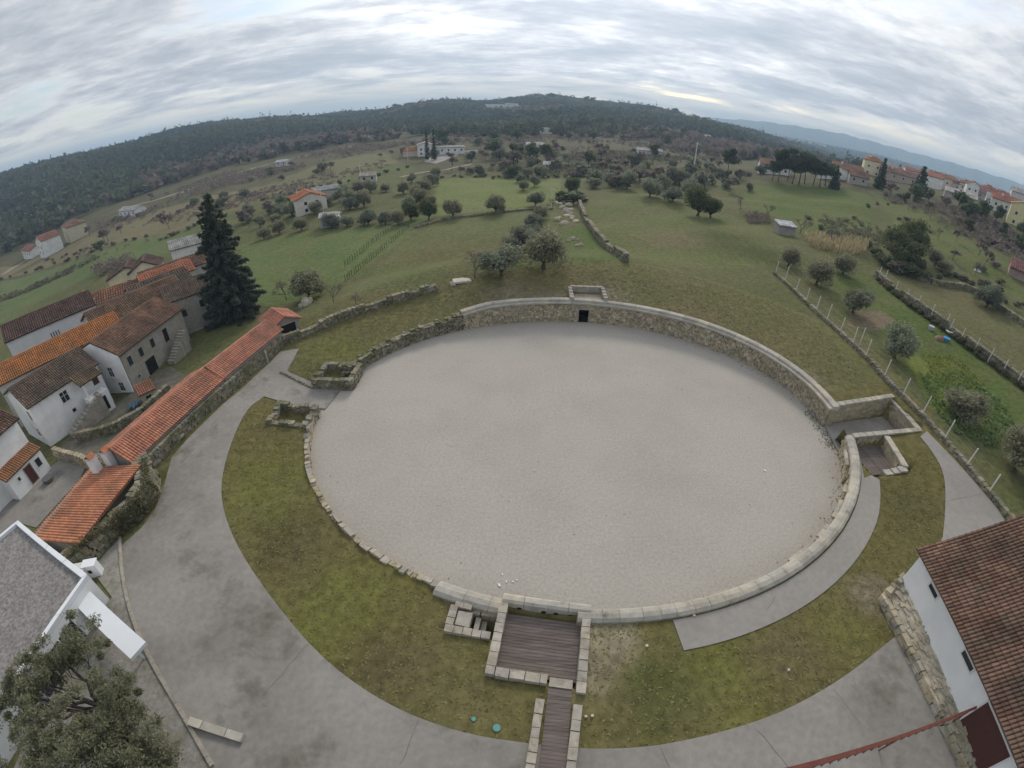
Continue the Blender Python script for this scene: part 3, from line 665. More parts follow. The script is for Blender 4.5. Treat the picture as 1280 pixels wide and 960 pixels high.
# dry-stone field walls
def drywall(label, pts, h, thick, sl=.5, sh=.3, name='dry_stone_wall'):
    m = MB(); line = smooth_line(pts, 1); rubble(m, dense(line, 1.5, False), lambda t: h * (1 + .18 * math.sin(23 * t) * math.sin(7 * t)), thick, sl, sh, None, .22)
    e = thing(name, label, 'wall'); tag(m.build('rubble', 'drywall', e), kind='stuff'); return e
drywall('dry-stone wall climbing from the small tiled shed along the bank edge', poly((345, 433), (380, 421), (420, 402), (465, 386), (520, 370), (545, 362)), .9, .7)
drywall('dry-stone wall running up the rocky track beside the hummocky meadow', poly((782, 328), (765, 315), (745, 297), (735, 282), (728, 268), (724, 255)), 1.3, .9, .7, .4)
drywall('dry-stone boundary wall under the row of white fence posts', poly((968, 343), (994, 366), (1020, 391), (1050, 418), (1085, 450), (1104, 473), (1128, 497), (1152, 521), (1180, 552), (1207, 584), (1236, 619), (1262, 650)), .5, .6)
drywall('dark overgrown dry-stone wall between the vegetable plot and the far paddock', poly((1095, 346), (1118, 366), (1145, 385), (1185, 413), (1217, 438), (1250, 462), (1282, 487)), 1.1, .9, .6, .35)
drywall('low field wall beyond the fence behind the paddock', poly((1140, 345), (1170, 357), (1215, 362), (1250, 388), (1282, 410)), 1.0, .9, .7, .4)
drywall('thin stone boundary line between the bright meadow and the olive field', poly((520, 285), (560, 274), (625, 266), (690, 262)), .5, .5, .7, .3)

# ------------------------------------------------------------------ buildings
ORANGE, RED, BROWN, OLD, DKRED = (.42, .155, .075), (.36, .135, .08), (.17, .105, .075), (.145, .105, .08), (.115, .07, .06)
def tile_plane(m, o, e, s, Le, Ls, tw, tl, rcol, mask=None, slab=True):
    o, e, s = [np.asarray(q_, float) for q_ in (o, e, s)]; e = e / np.linalg.norm(e); s = s / np.linalg.norm(s); n = np.cross(e, s)
    if n[2] < 0: n = -n
    nu, nv = max(1, int(round(Le / tw))), max(1, int(round(Ls / tl))); tw, tl = Le / nu, Ls / nv
    iu, iv = [a.ravel() for a in np.meshgrid(np.arange(nu), np.arange(nv))]
    if mask is not None:
        k = mask((iu + .5) * tw, (iv + .5) * tl); iu, iv = iu[k], iv[k]
    N = len(iu); h = tw * .42
    prof = np.array([(-.5, 0), (-.26, 1), (.26, 1), (.5, 0)])
    cu = (iu + .5) * tw + rng.uniform(-.03, .03, N) * tw
    v0 = iv * tl - .06 * tl + rng.uniform(-.04, .04, N) * tl; v1 = v0 + tl * 1.14
    V = np.empty((N, 8, 3))
    for j, (pu, pw) in enumerate(prof):
        V[:, j] = o + np.outer(cu + pu * tw, e) + np.outer(v0, s) + np.outer(np.full(N, .03 * tl / .4 + pw * h), n)
        V[:, 4 + j] = o + np.outer(cu + pu * tw * .82, e) + np.outer(v1, s) + np.outer(np.full(N, pw * h * .9), n)
    b = (np.arange(N) * 8)[:, None]
    F = np.concatenate([b + np.array([[j, j + 1, j + 5, j + 4]]) for j in range(3)] + [b + np.array([[3, 2, 1, 0]])])
    vr = .13 if rcol[0] > .3 else .27; c = np.array(rcol)[None] * (rng.uniform(1 - vr, 1 + vr, (N, 1)) + rng.uniform(-.05, .05, (N, 3)))
    c *= (1 + (.10 if rcol[0] > .3 else .22) * np.sin(iu * .37 + 1.3 * np.sin(iv * .5)) * np.sin(iv * .41 + .7 * np.sin(iu * .19)))[:, None]
    m.add(V.reshape(-1, 3), F, np.repeat(np.clip(c, .01, 1), 8, 0))
    if slab and mask is None:
        m.obox(o - n * .1, e * Le, s * Ls, n * .1, np.array(rcol) * .55)
def add_opening(par, p, u, n, w, h, kind='window', mat=None, frame='frame_white', pane='glass_dark', fw_=.09, bars=1, shade=0):
    p, u, n = [np.asarray(q_, float) for q_ in (p, u, n)]; zz = np.array((0, 0, 1.0))
    m = MB(); d = n * .07
    o = p - u * w / 2 - zz * h / 2 - n * .02
    m.obox(o - u * fw_ - zz * fw_, u * (w + 2 * fw_), zz * fw_, d); m.obox(o - u * fw_ + zz * h, u * (w + 2 * fw_), zz * fw_, d)
    m.obox(o - u * fw_, u * fw_, zz * h, d); m.obox(o + u * w, u * fw_, zz * h, d)
    if kind == 'window' and bars:
        m.obox(o + u * (w / 2 - .025), u * .05, zz * h, d * .8); m.obox(o + zz * (h * .6), u * (w / 2 - .03), zz * .05, d * .78); m.obox(o + zz * (h * .6) + u * (w / 2 + .03), u * (w / 2 - .03), zz * .05, d * .78)
        m.obox(o - u * .16 - zz * (fw_ + .07), u * (w + .32), zz * .07, n * .16)
    f = m.build(kind, frame, par)
    m = MB(); m.obox(o, u * w, zz * h, n * .045); m.build('pane' if kind == 'window' else 'leaf', mat or pane, f)
    return f
def house(name, label, O, ang, L, W, z0, he, rise, roof='x', wall='render_wall', wcol=(.7, .69, .66), rmat='tiles', rcol=RED, tw=.24, tl=.42, ov=.35, openings=(), chimneys=(), group=None, cat='house', faces=None, sink=1.2, wname='wall'):
    e = thing(name, label, cat, (O[0], O[1], z0), R(ang), group)
    X, Y, Z = np.array((1., 0, 0)), np.array((0, 1., 0)), np.array((0, 0, 1.))
    m = MB()
    if roof == 'x': V = [(0, 0, -sink), (L, 0, -sink), (L, W, -sink), (0, W, -sink), (0, 0, he), (L, 0, he), (L, W, he), (0, W, he), (0, W / 2, he + rise), (L, W / 2, he + rise)]; F5 = [[0, 4, 8, 7, 3], [1, 2, 6, 9, 5]]; F4 = [[0, 1, 5, 4], [2, 3, 7, 6]]
    elif roof == 'y': V = [(0, 0, -sink), (L, 0, -sink), (L, W, -sink), (0, W, -sink), (0, 0, he), (L, 0, he), (L, W, he), (0, W, he), (L / 2, 0, he + rise), (L / 2, W, he + rise)]; F5 = [[0, 1, 5, 8, 4], [2, 3, 7, 9, 6]]; F4 = [[1, 2, 6, 5], [3, 0, 4, 7]]
    elif roof == 'lean': V = [(0, 0, -sink), (L, 0, -sink), (L, W, -sink), (0, W, -sink), (0, 0, he), (L, 0, he), (L, W, he + rise), (0, W, he + rise)]; F5 = []; F4 = [[0, 1, 5, 4], [1, 2, 6, 5], [2, 3, 7, 6], [3, 0, 4, 7]]
    else: V = [(0, 0, -sink), (L, 0, -sink), (L, W, -sink), (0, W, -sink), (0, 0, he), (L, 0, he), (L, W, he), (0, W, he)]; F5 = []; F4 = [[0, 1, 5, 4], [1, 2, 6, 5], [2, 3, 7, 6], [3, 0, 4, 7]]
    m.add(V, [np.array(F4)] + ([np.array(F5)] if F5 else []), wcol); m.build(wname, wall, e)
    m = MB()
    if roof in ('x', 'y'):
        D = W if roof == 'x' else L; Len = L if roof == 'x' else W; A, B = (X, Y) if roof == 'x' else (Y, X)
        k = rise / (D / 2); sl = math.hypot(D / 2 + ov, k * (D / 2 + ov)); ed = .28
        s1 = (B * (D / 2 + ov) + Z * k * (D / 2 + ov)) / sl; s2 = (-B * (D / 2 + ov) + Z * k * (D / 2 + ov)) / sl
        o1 = -A * ed - B * ov + Z * (he - k * ov + .1); o2 = -A * ed + B * (D + ov) + Z * (he - k * ov + .1)
        tile_plane(m, o1, A, s1, Len + 2 * ed, sl, tw, tl, rcol); tile_plane(m, o2, A, s2, Len + 2 * ed, sl, tw, tl, rcol)
        rp = [(A * t + B * D / 2 + Z * (he + rise + .13)) for t in np.arange(-ed, Len + ed + .01, max(.4, tl))]
        m.tube(rp, [.15 * max(1, tw / .24) + .02 * (i % 2) for i in range(len(rp))], 6, np.array(rcol) * 1.05)
    elif roof == 'lean':
        k = rise / W; sl = math.hypot(W + 2 * ov, k * (W + 2 * ov)); s1 = (Y + Z * k) / math.hypot(1, k)
        tile_plane(m, -X * .2 - Y * ov + Z * (he - k * ov + .1), X, s1, L + .4, sl, tw, tl, rcol)
    elif roof == 'hip':
        D = min(L, W); k = rise / (D / 2); hr = he + rise
        for (o, a, b, Le, Dp) in ((-X * ov - Y * ov, X, Y, L + 2 * ov, W), (X * (L + ov) + Y * (W + ov), -X, -Y, L + 2 * ov, W), (X * (L + ov) - Y * ov, Y, -X, W + 2 * ov, L), (-X * ov + Y * (W + ov), -Y, X, W + 2 * ov, L)):
            dd = D / 2 + ov; s1 = (b + Z * k) / math.hypot(1, k); sl = dd * math.hypot(1, k); cs = math.hypot(1, k)
            tile_plane(m, o + Z * (he - k * ov + .1), a, s1, Le, sl, tw, tl, rcol, lambda uu, vv, Le=Le, cs=cs: (uu > vv / cs - tw * .4) & (uu < Le - vv / cs + tw * .4))
            p0 = o + Z * (he - k * ov); tip = o + a * dd + b * dd + Z * (he + rise); tip2 = o + a * (Le - dd) + b * dd + Z * (he + rise)
            m.add([p0, p0 + a * Le, tip2, tip], np.array([[0, 1, 2, 3]]), np.array(rcol) * .6)
            m.tube([p0 + Z * .1, tip + Z * .12], .14, 6, np.array(rcol) * 1.05)
        if L >= W: m.tube([X * (D / 2) + Y * W / 2 + Z * (hr + .1), X * (L - D / 2) + Y * W / 2 + Z * (hr + .1)], .15, 6, rcol)
        else: m.tube([Y * (D / 2) + X * L / 2 + Z * (hr + .1), Y * (W - D / 2) + X * L / 2 + Z * (hr + .1)], .15, 6, rcol)
    if m.n: tag(m.build('roof_tiles', rmat, e), kind='stuff')
    fr = {'F': (lambda t: X * t, X, -Y), 'B': (lambda t: X * t + Y * W, X, Y), 'L': (lambda t: Y * t, Y, -X), 'R': (lambda t: X * L + Y * t, Y, X)}
    for op in openings:
        f, t, z, w, h, kd = op[:6]; kw = op[6] if len(op) > 6 else {}
        g_, u, n = fr[f]; add_opening(e, g_(t) + Z * z, u, n, w, h, kd, **kw)
    for (x, y, zt, w) in chimneys:
        m = MB(); m.box(x - w / 2, y - w / 2, he - .2, x + w / 2, y + w / 2, zt, (.8, .8, .79)); m.box(x - w / 2 - .08, y - w / 2 - .08, zt, x + w / 2 + .08, y + w / 2 + .08, zt + .1, (.6, .58, .55))
        c = m.build('chimney', 'plaster', e)
        m = MB(); m.obox((x - w / 2 - .05, y - w / 2, zt + .1), (0, w, 0), (w / 2 + .05, 0, .28), (0, 0, .05), ORANGE); m.obox((x + w / 2 + .05, y - w / 2, zt + .1), (0, w, 0), (-w / 2 - .05, 0, .28), (0, 0, .05), ORANGE); m.build('chimney_cap', 'tiles', c)
    return e
RW = dict(bars=1); DOOR = dict(mat='wood_door', frame='frame_white'); DK = dict(mat='glass_dark', frame='frame_white', bars=0); STF = dict(frame='block', bars=0, mat='glass_dark'); STD = dict(frame='block', mat='dark_hole')
# long tiled lean-to range along the path
house('tiled_outbuilding', 'long low outbuilding under clean red tiles backing onto the path', (-31.4, 22.9), 81, 12.9, 4.6, .4, 2.2, 1.0, wall='granite_wall', wcol=(1, 1, 1), rcol=(.45, .20, .13), tw=.26, ov=.15, cat='outbuilding')
house('tiled_outbuilding', 'second stretch of low outbuilding with darker weathered red tiles ending at the small shed', (-29.35, 35.85), 80, 10.6, 3.9, .4, 2.3, 1.05, wall='granite_wall', wcol=(1, 1, 1), rcol=(.42, .19, .13), tw=.26, ov=.15, cat='outbuilding')
house('tiled_shed', 'small open-sided shed with a red gabled roof at the head of the path', (-29.0, 47.0), 50, 3.6, 3.8, .6, 2.1, .8, 'y', wall='granite_wall', wcol=(.9, .88, .85), rcol=(.45, .19, .13), tw=.26, ov=.3, openings=(('F', 1.9, 1.0, 2.2, 1.8, 'door', dict(mat='dark_hole', frame='block')),), cat='shed')
lt = house('tiled_annex', 'low annex with bright orange tiles and two white chimneys above the courtyard', (-36.6, 14.3), 0, 5.6, 8.0, 0.0, 0, 0, 'none', wall='granite_wall', wcol=(1, 1, 1), cat='outbuilding', sink=2.0)
m = MB(); tile_plane(m, (-.15, -.2, 1.75), (0, 1, 0), (1, 0, .15), 8.4, 6.75, .27, .42, (.47, .205, .115)); tag(m.build('roof_tiles', 'tiles', lt), kind='stuff')
m = MB(); m.box(0.05, 0.05, 0, 5.5, 7.9, 1.9, (1, 1, 1)); m.build('upper_wall', 'granite_wall', lt)
for (x, y, zt, w) in ((1.35, 7.6, 3.5, .75), (2.3, 8.55, 3.5, .7)):
    m = MB(); m.box(x - w / 2, y - w / 2, 1.7, x + w / 2, y + w / 2, zt, (1.0, 1, 1)); m.box(x - w / 2 - .08, y - w / 2 - .08, zt, x + w / 2 + .08, y + w / 2 + .08, zt + .1, (.7, .68, .65)); c = m.build('chimney', 'plaster', lt)
    m = MB(); m.obox((x - w / 2 - .05, y - w / 2, zt + .1), (0, w, 0), (w / 2 + .05, 0, .3), (0, 0, .05), ORANGE); m.obox((x + w / 2 + .05, y - w / 2, zt + .1), (0, w, 0), (-w / 2 - .05, 0, .3), (0, 0, .05), ORANGE); m.build('chimney_cap', 'tiles', c)
# rubble wall facing the path in front of the outbuildings
def line_wall(label, pts, h, thick, z0=None, mat='drywall', sl=.45, sh=.27):
    m = MB(); rubble(m, dense(pts, 1.2, False), h if callable(h) else (lambda t: h), thick, sl, sh, z0, .18); e = thing('rubble_wall', label, 'wall'); tag(m.build('rubble', mat, e), kind='stuff'); return e
line_wall('long rubble wall below the red tiled eaves facing the path', [(-30.85, 24.0), (-30.4, 28), (-29.6, 33.5), (-29.0, 36.0), (-28.5, 40.5), (-27.6, 45.4)], 1.75, .55, .55)
line_wall('bulging moss-covered ruined wall at the bend of the path', [(-31.2, 23.4), (-29.9, 22.5), (-28.6, 20.6), (-28.6, 18.9), (-29.4, 17.2), (-30.2, 14.6), (-31.1, 12.9)], lambda t: 2.15 - .5 * t, 1.5, .6, 'drywall', .5, .32)
m = MB(); m.stone((-28.0, 42.3, 1.35), (.35, .35, 1.8), .3, .08, (1.1, 1.08, 1)); tag(m.build('leaning_stone', 'block'), 'upright pale stone slab leaning on the long rubble wall', 'stone')

# flat-roofed building with white parapet
fb = thing('flat_roofed_building', 'flat gravel-roofed building with white metal parapet and projecting canopy slab', 'building', (0, 0, 0))
FP = [(-36.4, 14.1), (-26.1, 11.3), (-26.35, 2.2), (-27.5, -6), (-42, -2)]
m = MB(); m.prism([(x, y) for x, y in FP], -.5, 3.62, (.95, .95, .95)); m.build('wall', 'plaster_clean', fb)
cxy = np.mean(FP, 0); IN = [tuple(np.array(p) + (cxy - p) / np.hypot(*(cxy - p)) * .42) for p in FP]
m = MB(); m.prism(IN, 3.55, 3.72); m.build('gravel_roof', 'roof_gravel', fb)
for i in range(len(FP)):
    a, b, ai, bi = [np.array(v) for v in (FP[i], FP[(i + 1) % 5], IN[i], IN[(i + 1) % 5])]
    L_ = np.hypot(*(b - a)); k = max(1, int(L_ / 2.4))
    for j in range(k):
        t0, t1 = j / k, (j + 1) / k - .004
        m = MB(); m.prism([tuple(a + (b - a) * t0), tuple(a + (b - a) * t1), tuple(ai + (bi - ai) * t1), tuple(ai + (bi - ai) * t0)][::(1 if np.cross(b - a, ai - a) > 0 else -1)], 3.64, 3.98); m.build('parapet_cap', 'metal_white', fb)
u_ = np.array((.94, -.342)); v_ = np.array((.342, .94))
m = MB(); a0 = np.array((-26.5, 9.5)); m.obox((a0[0], a0[1], 2.78), (*(u_ * 6.5), 0), (*(v_ * 1.25), 0), (0, 0, .26)); m.build('canopy_slab', 'metal_white', fb)
m = MB(); a1 = a0 + u_ * .6; m.obox((a1[0], a1[1], .9), (*(u_ * .06), 0), (*(v_ * 1.1), 0), (0, 0, 1.88)); m.build('glass_screen', 'glass_dark', fb)
m = MB(); a1 = a0 + u_ * 5.6 + v_ * .5; m.obox((a1[0], a1[1], .9), (*(u_ * .12), 0), (*(v_ * .12), 0), (0, 0, 1.9)); m.build('canopy_post', 'metal_white', fb)
m = MB(); m.box(-26.24, 4.0, 1.0, -26.16, 8.6, 3.0); m.build('glazed_front', 'glass_dark', fb)
for y in (4.0, 5.5, 7.0, 8.5):
    m = MB(); m.box(-26.18, y, 1.0, -26.10, y + .09, 3.05); m.build('mullion', 'metal_white', fb)
# utility cabinets
e = thing('utility_cabinet', 'white utility cabinet with a vented door beside the mossy wall', 'cabinet', (-28.6, 13.0, zg1(-28.6, 13.0)), .4)
m = MB(); m.box(-.5, -.3, 0, .5, .3, 1.2); m.build('body', 'metal_white', e); m = MB(); m.box(-.3, -.335, .5, -.02, -.302, .8); m.build('vent', 'dark_hole', e); m = MB(); m.box(-.56, -.36, 1.2, .56, .36, 1.26); m.build('lid', 'metal_white', e)
e = thing('utility_cabinet', 'pale grey plastered meter box standing against the flat-roofed building', 'cabinet', (-29.3, 12.5, zg1(-29.3, 12.5)), .4)
m = MB(); m.box(-.6, -.35, 0, .45, .35, 1.1, (.7, .7, .66)); m.build('body', 'render_wall', e); m = MB(); m.box(-.68, -.42, 1.1, .5, .42, 1.2, (.6, .6, .57)); m.build('lid', 'render_wall', e); m = MB(); m.box(-.3, -.38, .3, .2, -.352, .9); m.build('door', 'metal_white', e)
# cobbled strip and kerb
kl = [tuple(P(*p, 1.15)[:2]) for p in ((150, 672), (153, 715), (162, 760), (182, 812), (215, 868), (238, 905), (270, 960))]; kl = smooth_line(kl, 2)
sheet('cobbles', kl + [(-16, -8), (-25, -8), (-26.3, 2), (-26.0, 11.5), (-29.4, 13.2)], .085, 'cobble', .8)
e = thing('kerb', 'curving pale granite kerb between the cobbled strip and the path', 'kerb')
kd = dense(kl, .9, False)
for a, b in zip(kd[:-1], kd[1:]):
    c = (np.array(a) + b) / 2; d_ = np.array(b) - a; L_ = np.hypot(*d_)
    m = MB(); m.stone((c[0], c[1], zg1(*c) + .08), (L_ - .02, .22, .24), math.atan2(d_[1], d_[0]), .03, scol() * .3 + .6); m.build('kerbstone', 'block', e)
a, b = P(236, 901, 1.6)[:2], P(304, 923, 1.6)[:2]
flat_wall('low_wall', 'low pale concrete wall with flat capping beside the cobbled strip', a, b, .7, 1.55, 1.55, .4, 'capping', slen=1.2)

# large white house on the right
rh = house('white_house', 'large white house with weathered brown tiles on a stone plinth', (25.35, 12.9), -98, 26, 13.2, 2.9, 3.0, 2.9, 'x', 'plaster_clean', (1, 1, 1), 'tiles_old', (.185, .112, .082), .23, .42, .45,
    (('F', 2.35, 2.15, .95, .32, 'window', DK), ('F', 7.0, 2.2, 1.15, .36, 'window', DK), ('F', 10.9, 1.05, 2.9, 2.6, 'door', DOOR), ('F', 16, 1.9, 1.0, .5, 'window', DK)), sink=2.2)
pl = thing('stone_plinth', 'rough pale stone plinth under the large white house', 'wall')
m = MB()
PA, PB = np.array((23.75, 12.2)), np.array((23.45, 0.5)); HA, HB = np.array((25.5, 13.0)), np.array((23.9, .9))
m.add([(*PA, 1.3), (*PB, 1.3), (*HB, 1.3), (*HA, 1.3), (*PA, 2.35), (*PB, 2.6), (*HB, 3.05), (*HA, 3.1)], BOXF, (.95, .93, .88)); m.build('core', 'rock', pl)
m2 = MB()
for i in range(150):
    t = rng.random(); w = rng.random(); a = PA * (1 - t) + PB * t; b = HA * (1 - t) + HB * t; p = a * (1 - w) + b * w; zt = (2.35 + .25 * t) * (1 - w) + 3.07 * w
    m2.stone((p[0], p[1], zt), (rng.uniform(.25, .7), rng.uniform(.2, .45), .22), rng.uniform(-.4, .4) + 1.5, .2, scol() * .5 + .5)
rubble(m2, dense([tuple(PA + (-.02, 0)), tuple(PB + (-.02, 0))], 1.2, False), lambda t: 1.0 + .2 * t, .4, .5, .3, 1.5, .18)
rubble(m2, dense([tuple(PA), tuple(HA)], 1.0, False), lambda t: 1.0 + .7 * t, .4, .5, .3, 1.5, .18)
tag(m2.build('rubble', 'rock', pl), kind='stuff')
e = thing('red_rail', 'dark red metal rail with pale teeth running out from the white house wall', 'rail')
a, b = np.array((24.15, 3.65, 4.3)), np.array((9.0, 3.3, 3.75)); dv = (b - a); LL = np.linalg.norm(dv); du = dv / LL; sd = np.cross(du, (0, 0, 1)); sd /= np.linalg.norm(sd)
m = MB(); o = a - sd * .06; hw = .30; m.add([o, o + sd * .12, b + sd * hw / 2, b - sd * hw / 2, o + (0, 0, .1), o + sd * .12 + (0, 0, .1), b + sd * hw / 2 + (0, 0, .26), b - sd * hw / 2 + (0, 0, .26)], BOXF); m.build('beam', 'rust_red', e)
for i in range(30):
    p = a + du * (.8 + i * .47); s_ = 1 if sd[1] < 0 else -1
    m = MB(); m.add([p + sd * s_ * .05, p + du * .4 + sd * s_ * .05, p + du * .4 + sd * s_ * (.09 + .006 * i), p + (0, 0, -.12) + sd * s_ * .05, p + du * .4 + (0, 0, -.12) + sd * s_ * .05, p + du * .4 + (0, 0, -.12) + sd * s_ * (.09 + .006 * i)], [np.array([[0, 1, 2], [5, 4, 3]]), np.array([[0, 3, 4, 1], [1, 4, 5, 2], [2, 5, 3, 0]])]); m.build('tooth', 'cobble', e)
for t in (.03, .35, .68, .98):
    p = a + dv * t; m = MB(); z_ = zg1(p[0], p[1]); m.tube([(p[0], p[1], z_), (p[0], p[1], p[2])], .04, 8); m.build('post', 'rust_red', e)

# ---- village below the outbuildings
house('village_house', 'white two-storey house with dark red windows and a tiled lean-to on the courtyard', (-50.3, 13.5), 89, 12, 8, -2, 6.0, 1.6, 'x', 'plaster', (1, 1, 1), 'tiles_old', BROWN, .26, .45, .35,
    (('F', 6.8, 4.1, 1.1, 1.5, 'window', dict(mat='wood_door')), ('F', 3.2, 4.1, 1.1, 1.5, 'window', dict(mat='wood_door')), ('F', 4.2, 1.1, 1.1, 2.0, 'door', DOOR)))
house('lean_to', 'small white lean-to with tiled roof, door and window against the white two-storey house', (-48.7, 20.4), 89, 4.9, 1.55, -2, 2.4, .55, 'lean', 'plaster', (1, 1, 1), 'tiles', (.33, .17, .09), .26, .42, .15,
    (('F', 2.6, 1.05, .95, 2.0, 'door', dict(mat='wood_door', frame='block')), ('F', 4.0, 1.4, .65, .95, 'window', DK), ('F', 1.2, 1.6, .3, .4, 'window', DK)), cat='outbuilding')
house('village_house', 'long white house with a wide brown tiled roof and an outside stone stair', (-52.75, 28.9), 73, 9.6, 7.5, -2, 5.0, 1.5, 'x', 'plaster', (1, 1, 1), 'tiles_old', OLD, .25, .43, .4,
    (('F', 4.3, 3.6, .95, 1.3, 'window', RW), ('F', 4.6, 1.5, .45, .45, 'window', DK), ('F', 8.6, 3.6, .8, 1.9, 'door', DOOR), ('L', 1.4, 3.4, .8, 1.2, 'window', RW), ('L', 1.6, 1.0, .8, 1.1, 'window', RW)))
# porch with hipped roof
e = thing('porch', 'brown tiled porch on a white column at the end of the long white house', 'porch', (-50.55, 34.6, -2), R(73))
m = MB(); tile_plane(m, (-.3, -1.75, 4.45), (1, 0, 0), (0, 1, .34), 3.2, 2.2, .25, .43, (.165, .115, .07)); tag(m.build('roof_tiles', 'tiles_old', e), kind='stuff')
m = MB(); m.box(.1, -1.5, -.4, .32, -1.28, 4.4); m.build('column', 'plaster', e); m = MB(); m.box(0, -1.6, -.8, 2.7, 0, 2.3, (.95, .95, .95)); m.build('landing', 'plaster', e); m = MB(); m.box(1.0, -1.66, 0, 2.1, -1.602, 1.8); m.build('dark_doorway', 'dark_hole', e)
def stair(label, p0, p1, z0, z1, w, n=11):
    e = thing('stone_stair', label, 'stair'); p0, p1 = np.array(p0), np.array(p1); d = (p1 - p0) / n; u = d / np.hypot(*d); v = np.array((-u[1], u[0]))
    for i in range(n):
        o = p0 + d * i - v * w / 2; m = MB(); zz = z0 + (z1 - z0) * (i + 1) / n; m.obox((*o, z0 - .8), (*d, 0), (*(v * w), 0), (0, 0, zz - z0 + .8), scol() * .3 + .6); m.build('step', 'block', e)
stair('steep outside stone stair against the long white house', (-50.4, 30.6), (-48.6, 35.6), -2, .5, 1.2)
stair('stone stair rising to the upper door of the granite house', (-45.6, 46.0), (-45.4, 50.0), -1.6, 1.2, 1.2)
house('village_house', 'granite two-storey house with tall dark openings and a white plastered gable end', (-47.6, 40.0), 88, 13, 8.6, -2, 5.1, 1.7, 'x', 'granite_wall', (1.15, 1.1, 1.0), 'tiles_old', (.20, .115, .08), .26, .43, .4,
    (('F', 1.2, 3.5, .75, 1.2, 'window', STF), ('F', 3.4, 3.5, .75, 1.2, 'window', STF), ('F', 5.8, 3.5, .75, 1.2, 'window', STF), ('F', 8.6, 3.2, .9, 1.9, 'door', STD), ('F', 4.3, 1.0, 1.9, 2.1, 'door', STD), ('F', 1.6, 1.0, .4, .3, 'window', STF)))
e = thing('gable_wall', 'tall white plastered gable wall abutting the granite house', 'wall', (-47.6, 39.9, -2), R(88))
m = MB(); m.add([(-.2, .02, -1), (-.01, .02, -1), (-.01, 8.6, -1), (-.2, 8.6, -1), (-.2, .02, 5.0), (-.01, .02, 5.0), (-.01, 8.6, 5.0), (-.2, 8.6, 5.0)], BOXF); m.add([(-.2, .02, 5.0), (-.2, 8.6, 5.0), (-.2, 4.3, 6.68), (-.01, .02, 5.0), (-.01, 8.6, 5.0), (-.01, 4.3, 6.68)], [np.array([[0, 2, 1], [3, 4, 5]]), np.array([[0, 3, 5, 2], [2, 5, 4, 1]])]); m.build('wall', 'plaster', e)
add_opening(e, (-.21, 2.5, 2.7), (0, 1, 0), (-1, 0, 0), .8, 1.3, 'window', bars=1); add_opening(e, (-.21, 1.6, .6), (0, 1, 0), (-1, 0, 0), .8, 1.2, 'window', bars=1)
house('village_house', 'grey stone gabled house with two square windows beside the big conifer', (-50.4, 54.2), 46, 6.8, 9, -1.8, 5.3, 1.2, 'x', 'granite_wall', (1.05, 1.05, 1.05), 'tiles_old', OLD, .3, .5, .3,
    (('F', 2.0, 3.0, .75, 1.1, 'window', STF), ('F', 5.0, 3.6, .75, 1.1, 'window', STF), ('F', 5.4, 1.4, .3, .3, 'window', STF)))
house('village_house', 'house behind the granite one under a broad faded brown roof', (-57.5, 46.5), 62, 15, 9, -2.5, 5.4, 2.0, 'x', 'render_wall', (.55, .53, .5), 'tiles_old', (.20, .125, .085), .3, .5, .4, (('F', 2, 3.8, .8, 1.2, 'window', STF),))
house('village_house', 'narrow house under a bright orange tiled roof behind the long white house', (-63.5, 32.5), 58, 18, 6.5, -2.5, 5.6, 1.3, 'x', 'render_wall', (.6, .58, .55), 'tiles', (.40, .165, .06), .28, .45, .3, (('F', 17, 4.2, .8, 1.0, 'window', STF),))
house('barn', 'long whitewashed barn with slit windows under a dark maroon roof', (-76, 43.5), 54, 15, 9, -3.2, 6.6, 1.4, 'x', 'plaster', (.82, .82, .85), 'tiles_old', DKRED, .35, .55, .3, tuple(('F', 6.8 + k * .42, 4.6, .16, 1.1, 'window', DK) for k in range(4)) + (('F', 2.0, 1.8, .8, 1.6, 'door', STD),), cat='barn')
e = thing('metal_roofed_shed', 'small shed with a pale blue sheet-metal roof among the old tiles', 'shed', (*P(85, 387, 2.5)[:2], -3.5), R(35))
m = MB(); m.box(-4, -2.6, -1, 4, 2.6, 5.0, (.5, .49, .47)); m.build('wall', 'render_wall', e)
for k in range(8):
    m = MB(); m.obox((-4.3 + k * 1.08, -3, 5.0), (1.05, 0, 0), (0, 6, .8), (0, 0, .06 + .01 * (k % 2))); m.build('roof_sheet', 'metal_blue', e)
def phouse(px, py, zr, ang, L, W, he, rise, name='village_house', label='', zb=None, **kw):
    p = P(px, py, zr); z0 = zg1(p[0], p[1]) if zb is None else zb; c, s = math.cos(R(ang)), math.sin(R(ang))
    O = (p[0] - c * L / 2 + s * W / 2, p[1] - s * L / 2 - c * W / 2)
    return house(name, label, O, ang, L, W, z0, he, rise, **kw)
FAR = dict(tw=.5, tl=.8)
phouse(150, 372, 2.0, 58, 20, 8, 4.0, 1.4, label='long low house with a mottled purple-brown roof beyond the granite house', wcol=(.45, .43, .4), rmat='tiles_old', rcol=(.17, .10, .08), **FAR)
phouse(135, 357, 1.0, 40, 18, 7, 3.6, 1.3, label='low house with a rusty orange roof edging the green field', wcol=(.6, .56, .5), rmat='tiles_old', rcol=(.27, .13, .08), chimneys=((4, 3.5, 5.8, .9),), **FAR)
phouse(160, 334, 0.5, 35, 9, 7, 4.2, 1.7, roof='y', label='pale yellow gabled house with a dark roof valley', wcol=(.72, .66, .42), rmat='tiles_old', rcol=DKRED, openings=(('F', 4.5, 2.6, .8, 1.0, 'window', DK), ('R', 3, 2.0, .8, 1.0, 'window', DK)), **FAR)
